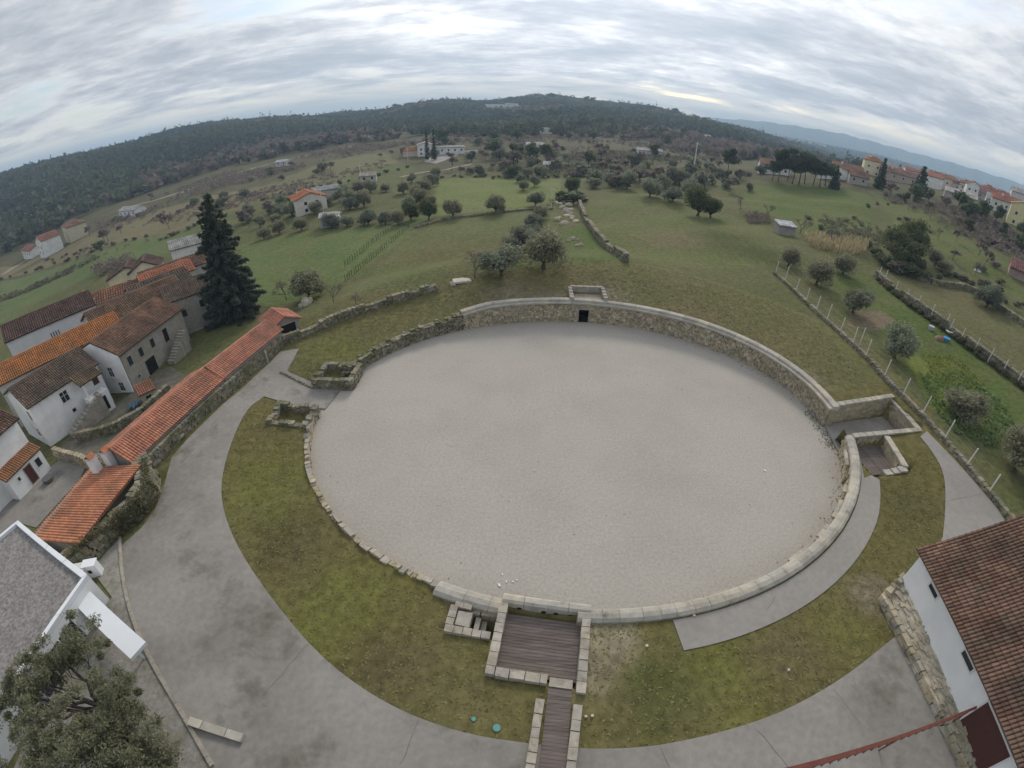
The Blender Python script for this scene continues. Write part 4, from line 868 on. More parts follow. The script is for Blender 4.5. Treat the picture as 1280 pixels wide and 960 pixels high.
phouse(181, 328, 0.8, 35, 7, 7, 4.6, 1.9, roof='y', label='taller cream gabled house beside the yellow one', wcol=(.74, .69, .50), rmat='tiles_old', rcol=DKRED, openings=(('F', 3.5, 3.6, .9, 1.3, 'window', DK),), **FAR)
phouse(205, 337, 0.8, 50, 11, 7, 3.8, 1.3, label='low house with a bright terracotta roof patch near the conifer', wcol=(.5, .48, .45), rcol=(.40, .16, .09), **FAR)
phouse(225, 326, 1.0, 52, 18, 7, 3.9, 1.4, label='long low brown-roofed house half hidden by the big conifer', wcol=(.45, .44, .42), rmat='tiles_old', rcol=(.21, .12, .085), **FAR)
phouse(195, 348, 1.0, 54, 12, 6, 3.5, 1.2, label='stone outhouse with a mossy brown roof behind the grey stone gable', wcol=(.4, .39, .37), rmat='tiles_old', rcol=OLD, **FAR)
phouse(240, 297, 1.0, 40, 12, 9, 4.4, 1.2, name='white_barn', label='plain whitewashed barn behind the big conifer', wcol=(.72, .72, .72), rmat='tiles_old', rcol=(.45, .44, .42), cat='barn', **FAR)
# courtyard
sheet('courtyard', poly((52, 592), (75, 575), (112, 573), (100, 600), (46, 660), (20, 652), (-20, 690), (-40, 640), (20, 625)), .06, 'asphalt', .9)
line_wall('courtyard wall of pale stone between the annex chimneys and the long white house', [(-49.0, 27.0), (-44, 26.2), (-38.5, 24.4)], 1.6, .5, None, 'stone')
m = MB(); p = at(62, 602); m.tube([(p[0], p[1], p[2]), (p[0], p[1], p[2] + .25), (p[0], p[1], p[2] + .55)], [.45, .6, .62], 14, (.12, .12, .12)); tag(m.build('planter', 'litter'), 'round dark planter standing in the paved courtyard', 'planter')

sheet('yard', [(-50.0, 27.5), (-43, 26.6), (-37.8, 25.0), (-36.6, 33), (-37.5, 38), (-41, 43), (-45.5, 45.5), (-47.0, 44), (-47.3, 40.2), (-49.5, 36), (-51.5, 30)], .05, 'yard_earth', 1.0)
e = thing('tiled_oven', 'small tiled oven hut in the yard below the white gable', 'oven', (-43.6, 38.2, zg1(-43.6, 38.2)), .9)
m = MB(); m.box(-.9, -.8, -.3, .9, .8, 1.3, (.4, .37, .33)); m.build('wall', 'render_wall', e); m = MB(); tile_plane(m, (-1.1, -1.0, 1.3), (1, 0, 0), (0, 1, .3), 2.2, 2.1, .26, .42, (.36, .17, .11)); tag(m.build('roof_tiles', 'tiles_old', e), kind='stuff'); m = MB(); m.box(-.35, -.84, .1, .35, -.802, .8); m.build('mouth', 'dark_hole', e)
m = MB(); p = (-44.6, 36.4); zz = zg1(*p); V = [(p[0] + dx * .2, p[1] + dy * .2, zz + .5 + .35 * math.sin(dx * 1.9 + dy) * math.cos(dy * 1.3)) for dy in range(-3, 4) for dx in range(-4, 5)]; m.add(V, np.array([[j * 9 + i, j * 9 + i + 1, (j + 1) * 9 + i + 1, (j + 1) * 9 + i] for j in range(6) for i in range(8)]), (.16, .24, .32)); tag(m.build('tarpaulin', 'litter'), 'crumpled blue tarpaulin in the yard below the white gable', 'tarpaulin')
line_wall('rough stone yard wall below the outside stair of the long white house', [(-48.6, 30.2), (-44.5, 31.5), (-41.0, 34.5), (-40.3, 38.5)], 1.3, .6, None, 'drywall')
# ---- far houses
VH = dict(group='scattered far houses', **FAR)
W_ = (.78, .78, .77)
def wins(L, he, n, f='F', z=None): return tuple((f, L * (k + .5) / n, z or he * .62, .9, 1.1, 'window', DK) for k in range(n))
phouse(60, 300, -8, -20, 9, 10, 8, 2.2, roof='y', name='far_house', label='tall white gabled house at the foot of the wooded slope', wcol=W_, rcol=(.32, .15, .11), openings=wins(9, 8, 2) + wins(9, 8, 2, 'F', 2.2), **FAR)
phouse(40, 306, -11, -20, 16, 9, 4, 1.8, name='far_house', label='low white wing with a red roof beside the tall white gabled house', wcol=W_, rcol=(.30, .14, .11), openings=wins(16, 4, 4), **FAR)
phouse(93, 285, -7, -30, 14, 10, 7.5, 2.0, roof='hip', name='far_house', label='cream hip-roofed house under the wooded slope', wcol=(.62, .55, .38), rcol=(.30, .17, .12), openings=wins(14, 7.5, 3), **FAR)
phouse(165, 262, -6, -15, 16, 7, 3.6, 1.2, name='far_house', label='long white bungalow with a pale roof in the valley fields', wcol=W_, rcol=(.45, .43, .41), openings=wins(16, 3.6, 4), **FAR)
phouse(384, 241, 3.5, 35, 9.5, 9, 4.4, 1.7, roof='y', name='far_house', label='cream farmhouse with a clean orange roof among the olive trees', wcol=(.70, .68, .60), rcol=(.46, .17, .08), openings=(('F', 3, 3.2, .9, 1.0, 'window', DK), ('F', 6.5, 3.2, .9, 1.0, 'window', DK), ('F', 3, 1.1, .9, 1.0, 'window', DK), ('L', 5, 3, .9, 1.0, 'window', DK)), **FAR)
phouse(406, 234, 1.5, 35, 9, 7, 2.8, .7, name='far_shed', label='grey-roofed shed behind the cream farmhouse', wcol=(.5, .49, .47), rcol=(.38, .39, .39), cat='shed', **FAR)
phouse(412, 267, 1.5, 12, 5, 4, 2.4, .6, name='far_shed', label='small pale-roofed hut in front of the cream farmhouse', wcol=(.45, .43, .4), rcol=(.5, .5, .5), cat='shed', **FAR)
phouse(552, 187, 3, 12, 25, 8, 3.6, .7, roof='hip', name='villa', label='long white villa with two cypresses before it', wcol=W_, rcol=(.55, .53, .50), openings=wins(25, 3.6, 7), **FAR)
phouse(531, 184, 5, 10, 8, 8, 6.2, 1.2, roof='y', name='villa_wing', label='taller white gabled wing of the villa', wcol=W_, rcol=(.5, .45, .42), openings=wins(8, 6.2, 2) + wins(8, 6.2, 2, 'F', 1.6), **FAR)
phouse(514, 189, 3, 10, 9, 6, 3.2, 1.2, name='far_house', label='orange-roofed outbuilding beside the white villa', wcol=(.6, .5, .4), rcol=(.45, .17, .08), **FAR)
sheet('villa_forecourt', poly((530, 202), (541, 193), (585, 189), (560, 199), (545, 205)), .12, 'asphalt_clean', 4)
for i, (px, py, L, W, lab) in enumerate(((622, 133, 46, 18, 'long white industrial shed on the wooded hilltop'), (640, 132, 24, 16, 'shorter white industrial shed beside the long hilltop one'))):
    dd = ray(px, py); tt = 930 / math.hypot(dd[0], dd[1]); hz = CAM_H + dd[2] * tt; house('hilltop_shed', lab, (dd[0] * tt - L / 2, dd[1] * tt), 4 * i, L, W, hz - 4, 6, 1.0, 'x', wcol=(.80, .82, .84), rcol=(.7, .72, .74), cat='shed', tw=1.5, tl=2, sink=14)
for (px, py, L, W, he, wc, rc, lab) in ((683, 165, 12, 9, 5, (.7, .68, .62), (.5, .48, .45), 'pale ruined block on the scrubby hillside'), (669, 183, 15, 6, 3, W_, (.62, .63, .63), 'white-roofed shed in the hillside scrub'), (812, 193, 20, 7, 4, W_, (.55, .55, .54), 'white single-storey house with a flat pale roof beyond the olives'), (884, 172, 9, 8, 5, (.66, .62, .5), (.55, .5, .42), 'sand-coloured house at the edge of the pine wood'), (688, 209, 9, 5, 2.6, W_, (.6, .6, .6), 'tiny white hut behind the bright meadow'), (548, 173, 10, 8, 4, (.6, .58, .55), (.5, .45, .42), 'small house on the brown slope above the villa'), (460, 225, 9, 6, 3, (.5, .48, .45), (.45, .4, .35), 'stone hut beside the tan fields'), (352, 205, 12, 7, 3.5, (.62, .61, .6), (.55, .55, .55), 'pale hut beside the valley road'), (590, 194, 8, 5, 3, (.6, .6, .6), (.5, .5, .5), 'small grey shed below the white villa')):
    L, W, he = L * .7, W * .8, he * .8; p = at(px, py + 3); house('far_house', lab, (p[0] - L / 2, p[1]), rng.uniform(-15, 15), L, W, p[2], he, .9, wcol=wc, rcol=rc, openings=wins(L, he, max(2, int(L / 5))), **FAR)
phouse(981, 286, 4.8, -5, 4.2, 3, 2.2, .4, roof='lean', name='garden_shed', label='tiny hut with a pale sheet roof in the reedy plot', wcol=(.3, .28, .26), rcol=(.55, .57, .6), cat='shed', **FAR)
# village on the ridge to the right: (px, py of wall base, width m, depth, eave, wall, roof, kind, angle, label)
RV = [(968, 218, 16, 9, 4.5, W_, (.36, .20, .14), 'x', -20, 'white-walled house behind the umbrella pine stems'),
 (1040, 224, 14, 10, 5.5, W_, (.36, .19, .13), 'y', -35, 'broad white gable with a rust roof beside the pines'),
 (1058, 224, 16, 9, 5.0, (.5, .45, .4), (.34, .19, .13), 'x', -25, 'stone house with a long rust roof right of the white gable'),
 (1089, 219, 11, 9, 8.5, (.74, .66, .45), (.45, .20, .11), 'hip', -30, 'tall cream house with an orange hipped roof'),
 (1072, 231, 9, 8, 4.0, (.4, .38, .35), (.28, .17, .13), 'x', -30, 'small grey stone house below the tall cream one'),
 (1122, 228, 22, 9, 5.0, (.42, .33, .28), (.30, .18, .14), 'x', -32, 'long brown stone house behind the dark roadside tree'),
 (1112, 219, 9, 8, 6.0, W_, (.5, .45, .4), 'x', -32, 'small white house peeping over the brown stone house'),
 (1152, 232, 24, 10, 7.0, W_, (.42, .18, .12), 'lean', -38, 'large blank white building with a red roof on the ridge'),
 (1184, 229, 16, 10, 7.5, (.66, .55, .42), (.42, .22, .15), 'hip', -38, 'peach-walled house with a terracotta hipped roof'),
 (1200, 240, 12, 9, 5.5, (.45, .43, .4), (.34, .2, .15), 'x', -40, 'grey-walled house with a ragged rust roof below the peach one'),
 (1213, 246, 8, 8, 7.5, W_, (.4, .2, .14), 'y', -40, 'narrow white house front with two tall windows'),
 (1224, 240, 14, 9, 5.5, (.5, .42, .36), (.40, .19, .13), 'x', -42, 'terracotta-roofed house behind the narrow white front'),
 (1237, 236, 10, 9, 8.0, W_, (.44, .17, .13), 'hip', -42, 'white house with a steep red roof on the skyline'),
 (1255, 246, 16, 9, 6.0, (.55, .45, .38), (.44, .19, .13), 'x', -45, 'broad red-roofed house at the end of the skyline'),
 (1272, 250, 10, 10, 11.0, (.58, .57, .55), (.5, .47, .44), 'x', -46, 'tall grey-white house rising over the red roofs'),
 (1255, 268, 15, 9, 6.0, (.62, .62, .6), (.45, .19, .13), 'x', -48, 'white-walled house with a long red roof beside the yellow one'),
 (1241, 262, 9, 7, 4.5, (.55, .54, .52), (.5, .5, .48), 'x', -46, 'low house with a pale terrace roof on thin columns'),
 (1274, 284, 12, 10, 8.5, (.70, .64, .33), (.5, .45, .3), 'y', -52, 'bright yellow house with small dark windows at the village edge'),
 (1200, 250, 16, 4, 2.6, (.4, .36, .34), (.55, .52, .5), 'lean', -42, 'low shed with a long pale sheet roof below the village'),
 (1130, 226, 9, 8, 5.0, W_, (.42, .2, .14), 'x', -34, 'white cottage wedged behind the long brown stone house'),
 (1168, 226, 10, 8, 7.5, (.7, .66, .6), (.44, .2, .14), 'x', -38, 'pale house with a red roof above the blank white building'),
 (1208, 232, 9, 8, 7.0, (.68, .6, .5), (.42, .2, .14), 'hip', -40, 'small ochre house on the skyline beyond the peach one'),
 (1246, 252, 9, 8, 6.5, (.62, .6, .58), (.44, .19, .13), 'x', -44, 'grey-fronted cottage between the red roofs'),
 (1228, 250, 9, 7, 4.5, (.4, .38, .35), (.36, .19, .14), 'x', -43, 'low stone cottage in the dark trees under the village'),
 (1278, 352, 9, 6, 2.8, (.3, .2, .17), (.22, .10, .09), 'lean', -50, 'lopsided hut with a rusty red roof beyond the paddock')]
for (px, py, w, d, h, wc, rc, kd, an, lab) in RV:
    w, d, h = w * .85, d * .85, h * .88; p = at(px, py, 330); c, s = math.cos(R(an)), math.sin(R(an)); O = (p[0] - c * w / 2, p[1] - s * w / 2)
    ch = ((w * .3, d * .4, h + 2.6, .8),) if kd in ('x', 'hip') and h > 4 else ()
    house('ridge_house', lab, O, an, w, d, p[2] - .3, h, 1.4 if kd == 'lean' else 2.0, kd, wcol=wc, rcol=rc, openings=() if 'blank' in lab or h < 3 else wins(w, h, max(2, int(w / 4))) + (wins(w, h, max(2, int(w / 4)), 'F', 1.5) if h > 6 else ()), chimneys=ch, sink=4, **FAR)
# distant town on the wooded rise
for i in range(34):
    az = rng.uniform(25.8, 34.0); r = rng.uniform(2000, 2350); x, y = r * math.sin(R(az)), r * math.cos(R(az)); w = rng.uniform(10, 20)
    house('town_house', 'small white house of the distant town on the wooded rise', (x, y), rng.uniform(-60, 0), w, 10, zg1(x, y) + 7, rng.uniform(5, 9), 2.5, 'x', wcol=(.72, .70, .68), rcol=(.42, .28, .22), tw=2.5, tl=3, group='distant town', sink=12)

# ------------------------------------------------------------------ vegetation prototypes
def cards(m, ctr, rad, n, size, c0, c1, flat=1.0, shell=.55, up_=.0, asp=1.7, r=rng):
    """n leaf-shaped faces spread through a lumpy volume round each centre"""
    ctr = np.atleast_2d(ctr); K = len(ctr); rad = np.broadcast_to(rad, (K,))
    k = r.integers(K, size=n); d = r.normal(size=(n, 3)); d /= np.linalg.norm(d, axis=1)[:, None]
    rr = rad[k] * (shell + (1 - shell) * r.random(n) ** .6) * r.uniform(.5, 1.08, n) ** .5
    p = ctr[k] + d * rr[:, None] * np.array((1, 1, flat))
    a = r.normal(size=(n, 3)); a[:, 2] += up_; a /= np.linalg.norm(a, axis=1)[:, None]
    b = np.cross(a, r.normal(size=(n, 3))); b /= np.linalg.norm(b, axis=1)[:, None] + 1e-9
    s = size * r.uniform(.6, 1.4, n)[:, None]
    V = np.stack([p - a * s * asp / 2, p + b * s / 2 - a * s * .1, p + a * s * asp / 2, p - b * s / 2 - a * s * .1], 1).reshape(-1, 3)
    t = r.random((n, 1)) * .7 + .3 * r.random((K, 1))[k]; c = np.array(c0) * (1 - t) + np.array(c1) * t
    m.add(V, (np.arange(n) * 4)[:, None] + np.arange(4)[None], np.repeat(c, 4, 0)); return m
def limb(m, p, q_, r0, r1, n=5, bend=.12, sides=6):
    p, q_ = np.array(p, float), np.array(q_, float); L = np.linalg.norm(q_ - p); t = np.linspace(0, 1, n)[:, None]
    pts = p + (q_ - p) * t + rng.normal(size=(n, 3)) * bend * L * np.sin(t * math.pi) * .5
    m.tube(pts, np.linspace(r0, r1, n), sides); return pts
def proto(name, cat):
    e = thing(name, 'x', cat, (0, 0, -500)); return e
OLIVE = ((.145, .16, .12), (.30, .315, .25)); OAK = ((.066, .092, .045), (.15, .18, .088)); PINE = ((.035, .055, .03), (.08, .105, .055)); SCRUB = ((.125, .125, .08), (.23, .215, .14)); BROWNB = ((.17, .135, .115), (.28, .225, .20)); IVY = ((.10, .105, .05), (.22, .20, .11))
def make_round_tree(name, h, w, lobes, n, size, cols, trunk=.22, th=.35, flat=.75, cat='tree'):
    jt = rng.uniform(.82, 1.2) * np.array((rng.uniform(.92, 1.1), 1, rng.uniform(.82, .98))); cols = tuple(np.array(c_) * jt for c_ in cols)
    e = proto(name, cat); m = MB(); base = limb(m, (0, 0, -.3), (rng.uniform(-.2, .2), rng.uniform(-.2, .2), h * th), trunk * 1.4, trunk * .8, 5, .1, 7)
    C, Rd = [], []
    for i in range(lobes):
        a = 2 * math.pi * (i + rng.uniform(-.3, .3)) / lobes * 2.4; rr = w * .5 * rng.uniform(.15, .68); z = h * (th + (1 - th) * rng.uniform(.22, .8) * (1 - .35 * rr / (w * .5)))
        c = np.array((rr * math.cos(a), rr * math.sin(a), z)); C.append(c); Rd.append(w * rng.uniform(.15, .27)); limb(m, base[-1], c, trunk * .55, .03, 4, .15, 5)
    m.build('trunk', 'bark', e, True)
    m = MB(); cards(m, np.array(C), np.array(Rd), n, size, *cols, flat=flat, shell=.35); m.build('crown', 'leaf', e); return e
def make_bare(name, h, w, cols=None, depth=5, cat='tree', n=0, size=.2):
    e = proto(name, cat); m = MB(); tips = []
    def rec(p, d, L, r, k):
        q_ = p + d * L; m.tube([p, (p + q_) / 2 + rng.normal(size=3) * L * .05, q_], [r, r * .85, r * .7], 4 if k < 3 else 3)
        if k <= 1: tips.append(q_)
        if k == 0: return
        for _ in range(3 if k > 1 else 4):
            v = d + rng.normal(size=3) * .55; v[2] += .12; v /= np.linalg.norm(v); rec(q_, v, L * rng.uniform(.62, .82), r * .62, k - 1)
    rec(np.array((0, 0, -.2)), np.array((.03, .02, 1.)), h * .26, h * .022, depth)
    m.build('trunk', 'bare_bark', e)
    m = MB(); cards(m, np.array(tips), .45 * h / 6, n or 500, size, *(cols or BROWNB), shell=.1, asp=3.2); tag(m.build('twigs', 'leaf', e), kind='stuff'); return e
def make_pine(name, h, w, n=1600, crown=.4, flat=.45):
    e = proto(name, 'tree'); m = MB(); t = limb(m, (0, 0, -.3), (rng.uniform(-.5, .5), rng.uniform(-.5, .5), h * .82), .24, .12, 6, .04); C, Rd = [], []
    for i in range(9):
        a = i * 2.4; rr = w * .5 * rng.uniform(.1, .75); z = h * (1 - crown * rng.uniform(.15, .95)); c = np.array((rr * math.cos(a), rr * math.sin(a), z)); C.append(c); Rd.append(w * rng.uniform(.17, .27)); limb(m, t[3 + (i % 3)], c, .09, .03, 4)
    m.build('trunk', 'bark', e, True); m = MB(); cards(m, np.array(C), np.array(Rd), n, .42, *PINE, flat=flat, shell=.3); m.build('crown', 'leaf', e); return e
def make_cone(name, h, w, n, size, cols, power=.9, base=.06, cat='tree', droop=.25):
    e = proto(name, cat); m = MB(); m.tube([(0, 0, -.3), (0, 0, h * .5), (0, 0, h * .98)], [.045 * w + .12, .03 * w + .07, .02], 7); 
    lv = np.linspace(base, .99, max(8, int(h * 1.5))); P_, S_ = [], []
    for t in lv:
        Lb = w * .5 * (1 - t) ** power * rng.uniform(.75, 1.12) + .12; nb = max(4, int(9 * (1 - t) + 4)); a0 = rng.uniform(0, 6)
        for k in range(nb):
            a = a0 + 2 * math.pi * k / nb + rng.uniform(-.25, .25); L = Lb * rng.uniform(.65, 1.12)
            e1 = np.array((L * math.cos(a), L * math.sin(a), t * h - droop * L * rng.uniform(.4, 1.2) + .12 * L)); b0 = np.array((0, 0, t * h)); m.tube([b0, (b0 + e1) / 2 + (0, 0, .06 * L), e1], [.045, .03, .012], 3)
            for s in np.linspace(.25, 1, max(2, int(L / .5))): P_.append(b0 * (1 - s) + e1 * s); S_.append(.22 + .2 * L * .3 * (1.2 - s))
    m.build('trunk', 'bark', e)
    m = MB(); cards(m, np.array(P_), np.array(S_), n, size, *cols, flat=.55, shell=.1, asp=2.2); m.build('crown', 'leaf', e); return e
def make_bush(name, w, h, n, size, cols, cat='bush'):
    e = proto(name, cat); m = MB()
    for k in range(5): limb(m, (0, 0, -.2), (rng.uniform(-.3, .3) * w, rng.uniform(-.3, .3) * w, h * .7), .06, .02, 3, .1, 4)
    m.build('stems', 'bark', e); C = np.array([(rng.uniform(-.3, .3) * w, rng.uniform(-.3, .3) * w, h * rng.uniform(.25, .65)) for _ in range(6)]); m = MB(); cards(m, C, w * .26, n, size, *cols, flat=h / w, shell=.35); m.build('foliage', 'leaf', e); return e
OL = [make_round_tree('olive_tree', rng.uniform(4.2, 5.0), 5.6, 15, 3600, .21, OLIVE, .2, .14, .95) for _ in range(5)]
OLF = [make_round_tree('olive_tree', rng.uniform(4.0, 5.2), 5.8, 10, 700, .46, OLIVE, .16, .1, .95) for _ in range(4)]
OK_ = [make_round_tree('oak_tree', 9.0, 8.6, 18, 5200, .30, OAK, .35, .12, 1.0) for _ in range(2)]
OKF = [make_round_tree('oak_tree', 8.0, 7.0, 9, 600, .65, OAK, .3, .2, .9) for _ in range(3)]
BA = [make_bare('bare_tree', 5.5, 4, n=260, size=.07) for _ in range(3)]
BAF = [make_bare('bare_tree', 7, 5, depth=3, n=420, size=.26) for _ in range(3)]
PN = [make_pine('umbrella_pine', 13, 12, 2600, .5, .6) for _ in range(3)]
BU = [make_bush('bush', 3.0, 2.0, 800, .24, c) for c in (SCRUB, IVY, OAK)]
BUF = [make_bush('bush', 4.0, 2.6, 220, .5, c) for c in (SCRUB, BROWNB, OAK)]
CYP = make_cone('cypress', 13, 2.4, 900, .4, PINE, .45)
CF = make_cone('conifer', 17.6, 11.4, 26000, .36, ((.058, .08, .06), (.14, .165, .125)), .62)
CFS = make_cone('conifer', 11, 6, 1400, .5, PINE, .8)
USED = set()
def plant(protos, px, py, sc_, label, group=None, p=None, sx=None):
    pr = protos[rng.integers(len(protos))] if isinstance(protos, list) else protos
    p = at(px, py) if p is None else p
    s = sc_ * rng.uniform(.92, 1.08); S = (s * rng.uniform(.82, 1.2), s * rng.uniform(.82, 1.2), s * rng.uniform(.8, 1.12)) if sx is None else (s * sx, s * sx, s)
    loc = (p[0], p[1], p[2] - .05); rz = rng.uniform(0, 6.28)
    if pr.name not in USED:
        USED.add(pr.name); pr.location = [float(v) for v in loc]; pr.rotation_euler = (0, 0, rz); pr.scale = S; pr['label'] = label
        if group: pr['group'] = group
        return pr
    o = copy_tree(pr, loc, rz, S, label)
    if group: o['group'] = group
    elif 'group' in o: del o['group']
    return o
plant(CF, 0, 0, 1.06, 'tall dark conifer towering beside the grey stone house', p=np.array((-43.0, 60.0, zg1(-43.0, 60.0) - .3)), sx=.86)
# olives one can tell apart: base pixel, scale, label
for px, py, s, lab in ((386, 373, 1.25, 'solitary round olive tree with boulders at its foot below the meadow'), (626, 345, 1.05, 'dense olive tree at the corner of the bank behind a pale slab'), (679, 335, 1.15, 'broad olive tree beside the rock pile of the track'),
    (566, 271, 1.0, 'single olive on the boundary of the bright meadow, beside the dark hedge end'), (619, 266, .95, 'single olive standing alone in the middle of the meadow boundary'), (669, 258, .95, 'small olive at the track end of the bright meadow'),
    (985, 333, .95, 'young olive touching the first white fence posts'), (1020, 356, 1.05, 'grey olive inside the fence by the brushwood'), (1053, 343, 1.15, 'leaning olive with a bare dark trunk behind the fence'), (1066, 392, 1.2, 'spreading olive over the bare earth patch'),
    (1118, 447, 1.15, 'round olive at the head of the vegetable plot'), (1197, 522, 1.1, 'bluish olive among the yellow-green vegetables'), (1268, 590, 1.3, 'dark olive in the corner of the vegetable plot'), (1040, 300, .8, 'small olive behind the reed bed')):
    plant(OL, px, py, s * (.96 if px > 900 else 1), lab)
G1 = 'olives along the lower meadow edge'
for px, py in ((330, 299), (350, 292), (377, 288), (415, 285), (434, 283), (460, 281), (482, 280), (498, 281)): plant(OL, px, py, rng.uniform(.75, 1.0), 'olive tree in the row along the far edge of the dark green meadow', G1)
G2 = 'olives along the rocky track'
for px, py in ((666, 286), (662, 297), (652, 311), (640, 318), (676, 274), (655, 302), (668, 312)): plant(OL, px, py, rng.uniform(.8, 1.0), 'olive tree crowding the rocky track beside the meadow', G2)
G3 = 'olives round the farmhouse'
for px, py in ((410, 258), (425, 252), (440, 253), (455, 259), (430, 243), (395, 268), (463, 241), (482, 240), (365, 270), (345, 280), (352, 268), (448, 240), (438, 262)): plant(OL, px, py, rng.uniform(.8, 1.05), 'olive tree round the cream farmhouse', G3)
G4 = 'olive clump beside the bright meadow'
for px, py in ((505, 242), (520, 247), (530, 242), (540, 233), (515, 228), (535, 229), (545, 222), (525, 256), (538, 258), (512, 262)): plant(OL, px, py, rng.uniform(.85, 1.15), 'olive tree in the thick clump at the end of the bright meadow', G4)
for px, py, s, lab in ((514, 275, .55, 'low dark evergreen at the meadow hedge'), (536, 274, .62, 'larger dark evergreen closing the meadow hedge')): plant(OK_, px, py, s, lab)
plant(OK_, 872, 270, .95, 'big dark holm oak with a forked pale trunk on the hummocky meadow'); plant(OK_, 888, 272, .7, 'smaller holm oak leaning against the big one')
plant(OK_, 715, 243, .75, 'tall rounded evergreen at the top of the rocky track'); plant(BU[2], 718, 252, 1.7, 'dark clipped bush at the head of the rocky track', sx=1.9); plant(BU[2], 705, 252, 1.5, 'second dark bush beside the clipped one', sx=1.4)
plant(OK_, 640, 222, .72, 'dark evergreen behind the bright meadow')
for px, py in ((650, 228), (668, 233), (655, 238), (660, 224)): plant(OL, px, py, .85, 'small olive on the bright meadow below the dark evergreen', 'meadow olives')
for px, py, s in ((783, 236, 1.2), (812, 246, 1.35), (840, 252, 1.2), (862, 243, 1.1), (765, 232, 1.2), (742, 235, 1.1), (828, 236, 1.2), (800, 226, 1.2), (850, 232, 1.2)): plant(OL, px, py, s, 'olive tree fringing the hummocky meadow', 'olives fringing the meadow')
# evergreen mass right
for i, (px, py, s) in enumerate(((1118, 325, 1.0), (1135, 322, 1.05), (1128, 335, .95))): plant(OK_, px, py, s, 'huge dense evergreen clump beyond the reed bed', 'evergreen clump')
for px, py, s in ((1095, 320, 1.2), (1105, 332, 1.4), (1120, 341, 1.5), (1135, 345, 1.5), (1148, 348, 1.3), (1150, 335, 1.2)): plant(BU[2 if px % 2 else 0], px, py, s, 'shrub skirting the huge evergreen clump', 'shrubs under the evergreen clump')
for px, py, s, lab in ((1168, 333, 1.0, 'slim olive beyond the far fence posts'), (1180, 340, .8, 'small olive leaning to the field wall'), (1232, 384, 1.1, 'dark olive standing on the field wall corner')): plant(OL, px, py, s, lab)
# pines
for px, py, s in ((965, 226, .8), (972, 227, .9), (990, 230, .95), (998, 231, 1.0), (1005, 230, .9), (1016, 233, .95), (1024, 234, .85), (1031, 232, .8), (984, 226, .9)): plant(PN, px, py, s, 'umbrella pine in the dark group before the ridge village', 'umbrella pine group')
plant(PN, 908, 222, .95, 'lone umbrella pine with a bare stem beyond the olives')
for px, py, s, lab in ((1042, 236, .85, 'dark conical evergreen before the white gable'), (1098, 236, 1.05, 'bushy dark conifer before the tall cream house'), (1147, 243, 1.25, 'tall ragged dark conifer beside the blank white building')): plant(CFS, px, py, s, lab)
for px in (534, 543): plant(CYP, px, 200, 1.05, 'slender dark cypress in front of the long white villa', 'villa cypresses')
plant(OKF, 553, 180, 1.6, 'tall dark evergreen towering behind the white villa')
# bare trees
for px, py, s, lab in ((358, 375, .9, 'bare tree with crooked limbs left of the solitary olive'), (417, 378, .85, 'bare fruit tree at the lower meadow corner'), (445, 380, .5, 'tiny bare sapling by the bank wall'), (594, 347, .85, 'bare tree beside the pale slab on the bank'), (612, 336, .6, 'small bare tree under the dense olive'), (1000, 292, .95, 'bare reddish tree by the tiny hut'), (945, 275, .8, 'bare tree over the brush pile'), (958, 270, .9, 'taller bare tree behind the brush pile'), (925, 262, .8, 'bare tree right of the holm oaks'), (690, 262, .7, 'bare tree at the top of the track wall'), (1172, 300, .9, 'bare tree at the ridge-village slope')): plant(BA, px, py, s, lab)
# scattered trees and scrub of the slopes
def scatter(pg, n, kinds, smin, smax, avoid=()):
    xs = [q_[0] for q_ in pg]; ys = [q_[1] for q_ in pg]; k = 0; t = 0
    while k < n and t < n * 8:
        t += 1; px, py = rng.uniform(min(xs), max(xs)), rng.uniform(min(ys), max(ys))
        if not pip(np.array([px]), np.array([py]), pg)[0]: continue
        if any(pip(np.array([px]), np.array([py]), a)[0] for a in avoid): continue
        p = at(px, py, 1500); pr, lab, grp = kinds[rng.integers(len(kinds))]
        s_ = rng.uniform(smin, smax); big = s_ > (smin + smax) / 2; plant(pr, 0, 0, s_ * (1.1 if big else .85), ('large ' if big else 'small ') + lab, grp + (', large' if big else ', small'), p); k += 1
MEAD = FIELDS[6][0]
kO = (OLF, 'rounded olive tree in the grove between the meadow and the wooded hill', 'hill-foot olive grove'); kS = (OKF, 'dark round tree on the scrubby hillside', 'hillside evergreens'); kB = (BAF, 'leafless brown tree on the scrubby hillside', 'hillside bare trees'); kU = (BUF, 'scrub bush on the slopes below the wood', 'slope scrub')
scatter([(560, 212), (700, 205), (900, 203), (915, 228), (850, 240), (760, 236), (720, 222), (560, 222)], 75, [kO, kO, kO, kB, kU], .8, 1.2, [MEAD])
scatter([(480, 178), (600, 165), (760, 160), (900, 180), (900, 205), (560, 212), (590, 196), (480, 196)], 120, [kO, kS, kB, kB, kU, kU], .8, 1.3)
kV = (BUF, 'dark hedge bush between the valley fields', 'valley hedge bushes'); kW = (BAF, 'leafless brown tree in the valley hedges', 'valley bare trees'); kX = (OLF, 'olive tree scattered over the valley fields', 'valley olives')
scatter([(200, 245), (330, 215), (480, 182), (500, 200), (420, 215), (330, 240), (210, 290), (120, 315), (100, 300)], 34, [kV, kW, kX], .7, 1.1)
scatter([(300, 268), (345, 250), (370, 262), (330, 285), (300, 300)], 14, [kX, kW], .8, 1.0)
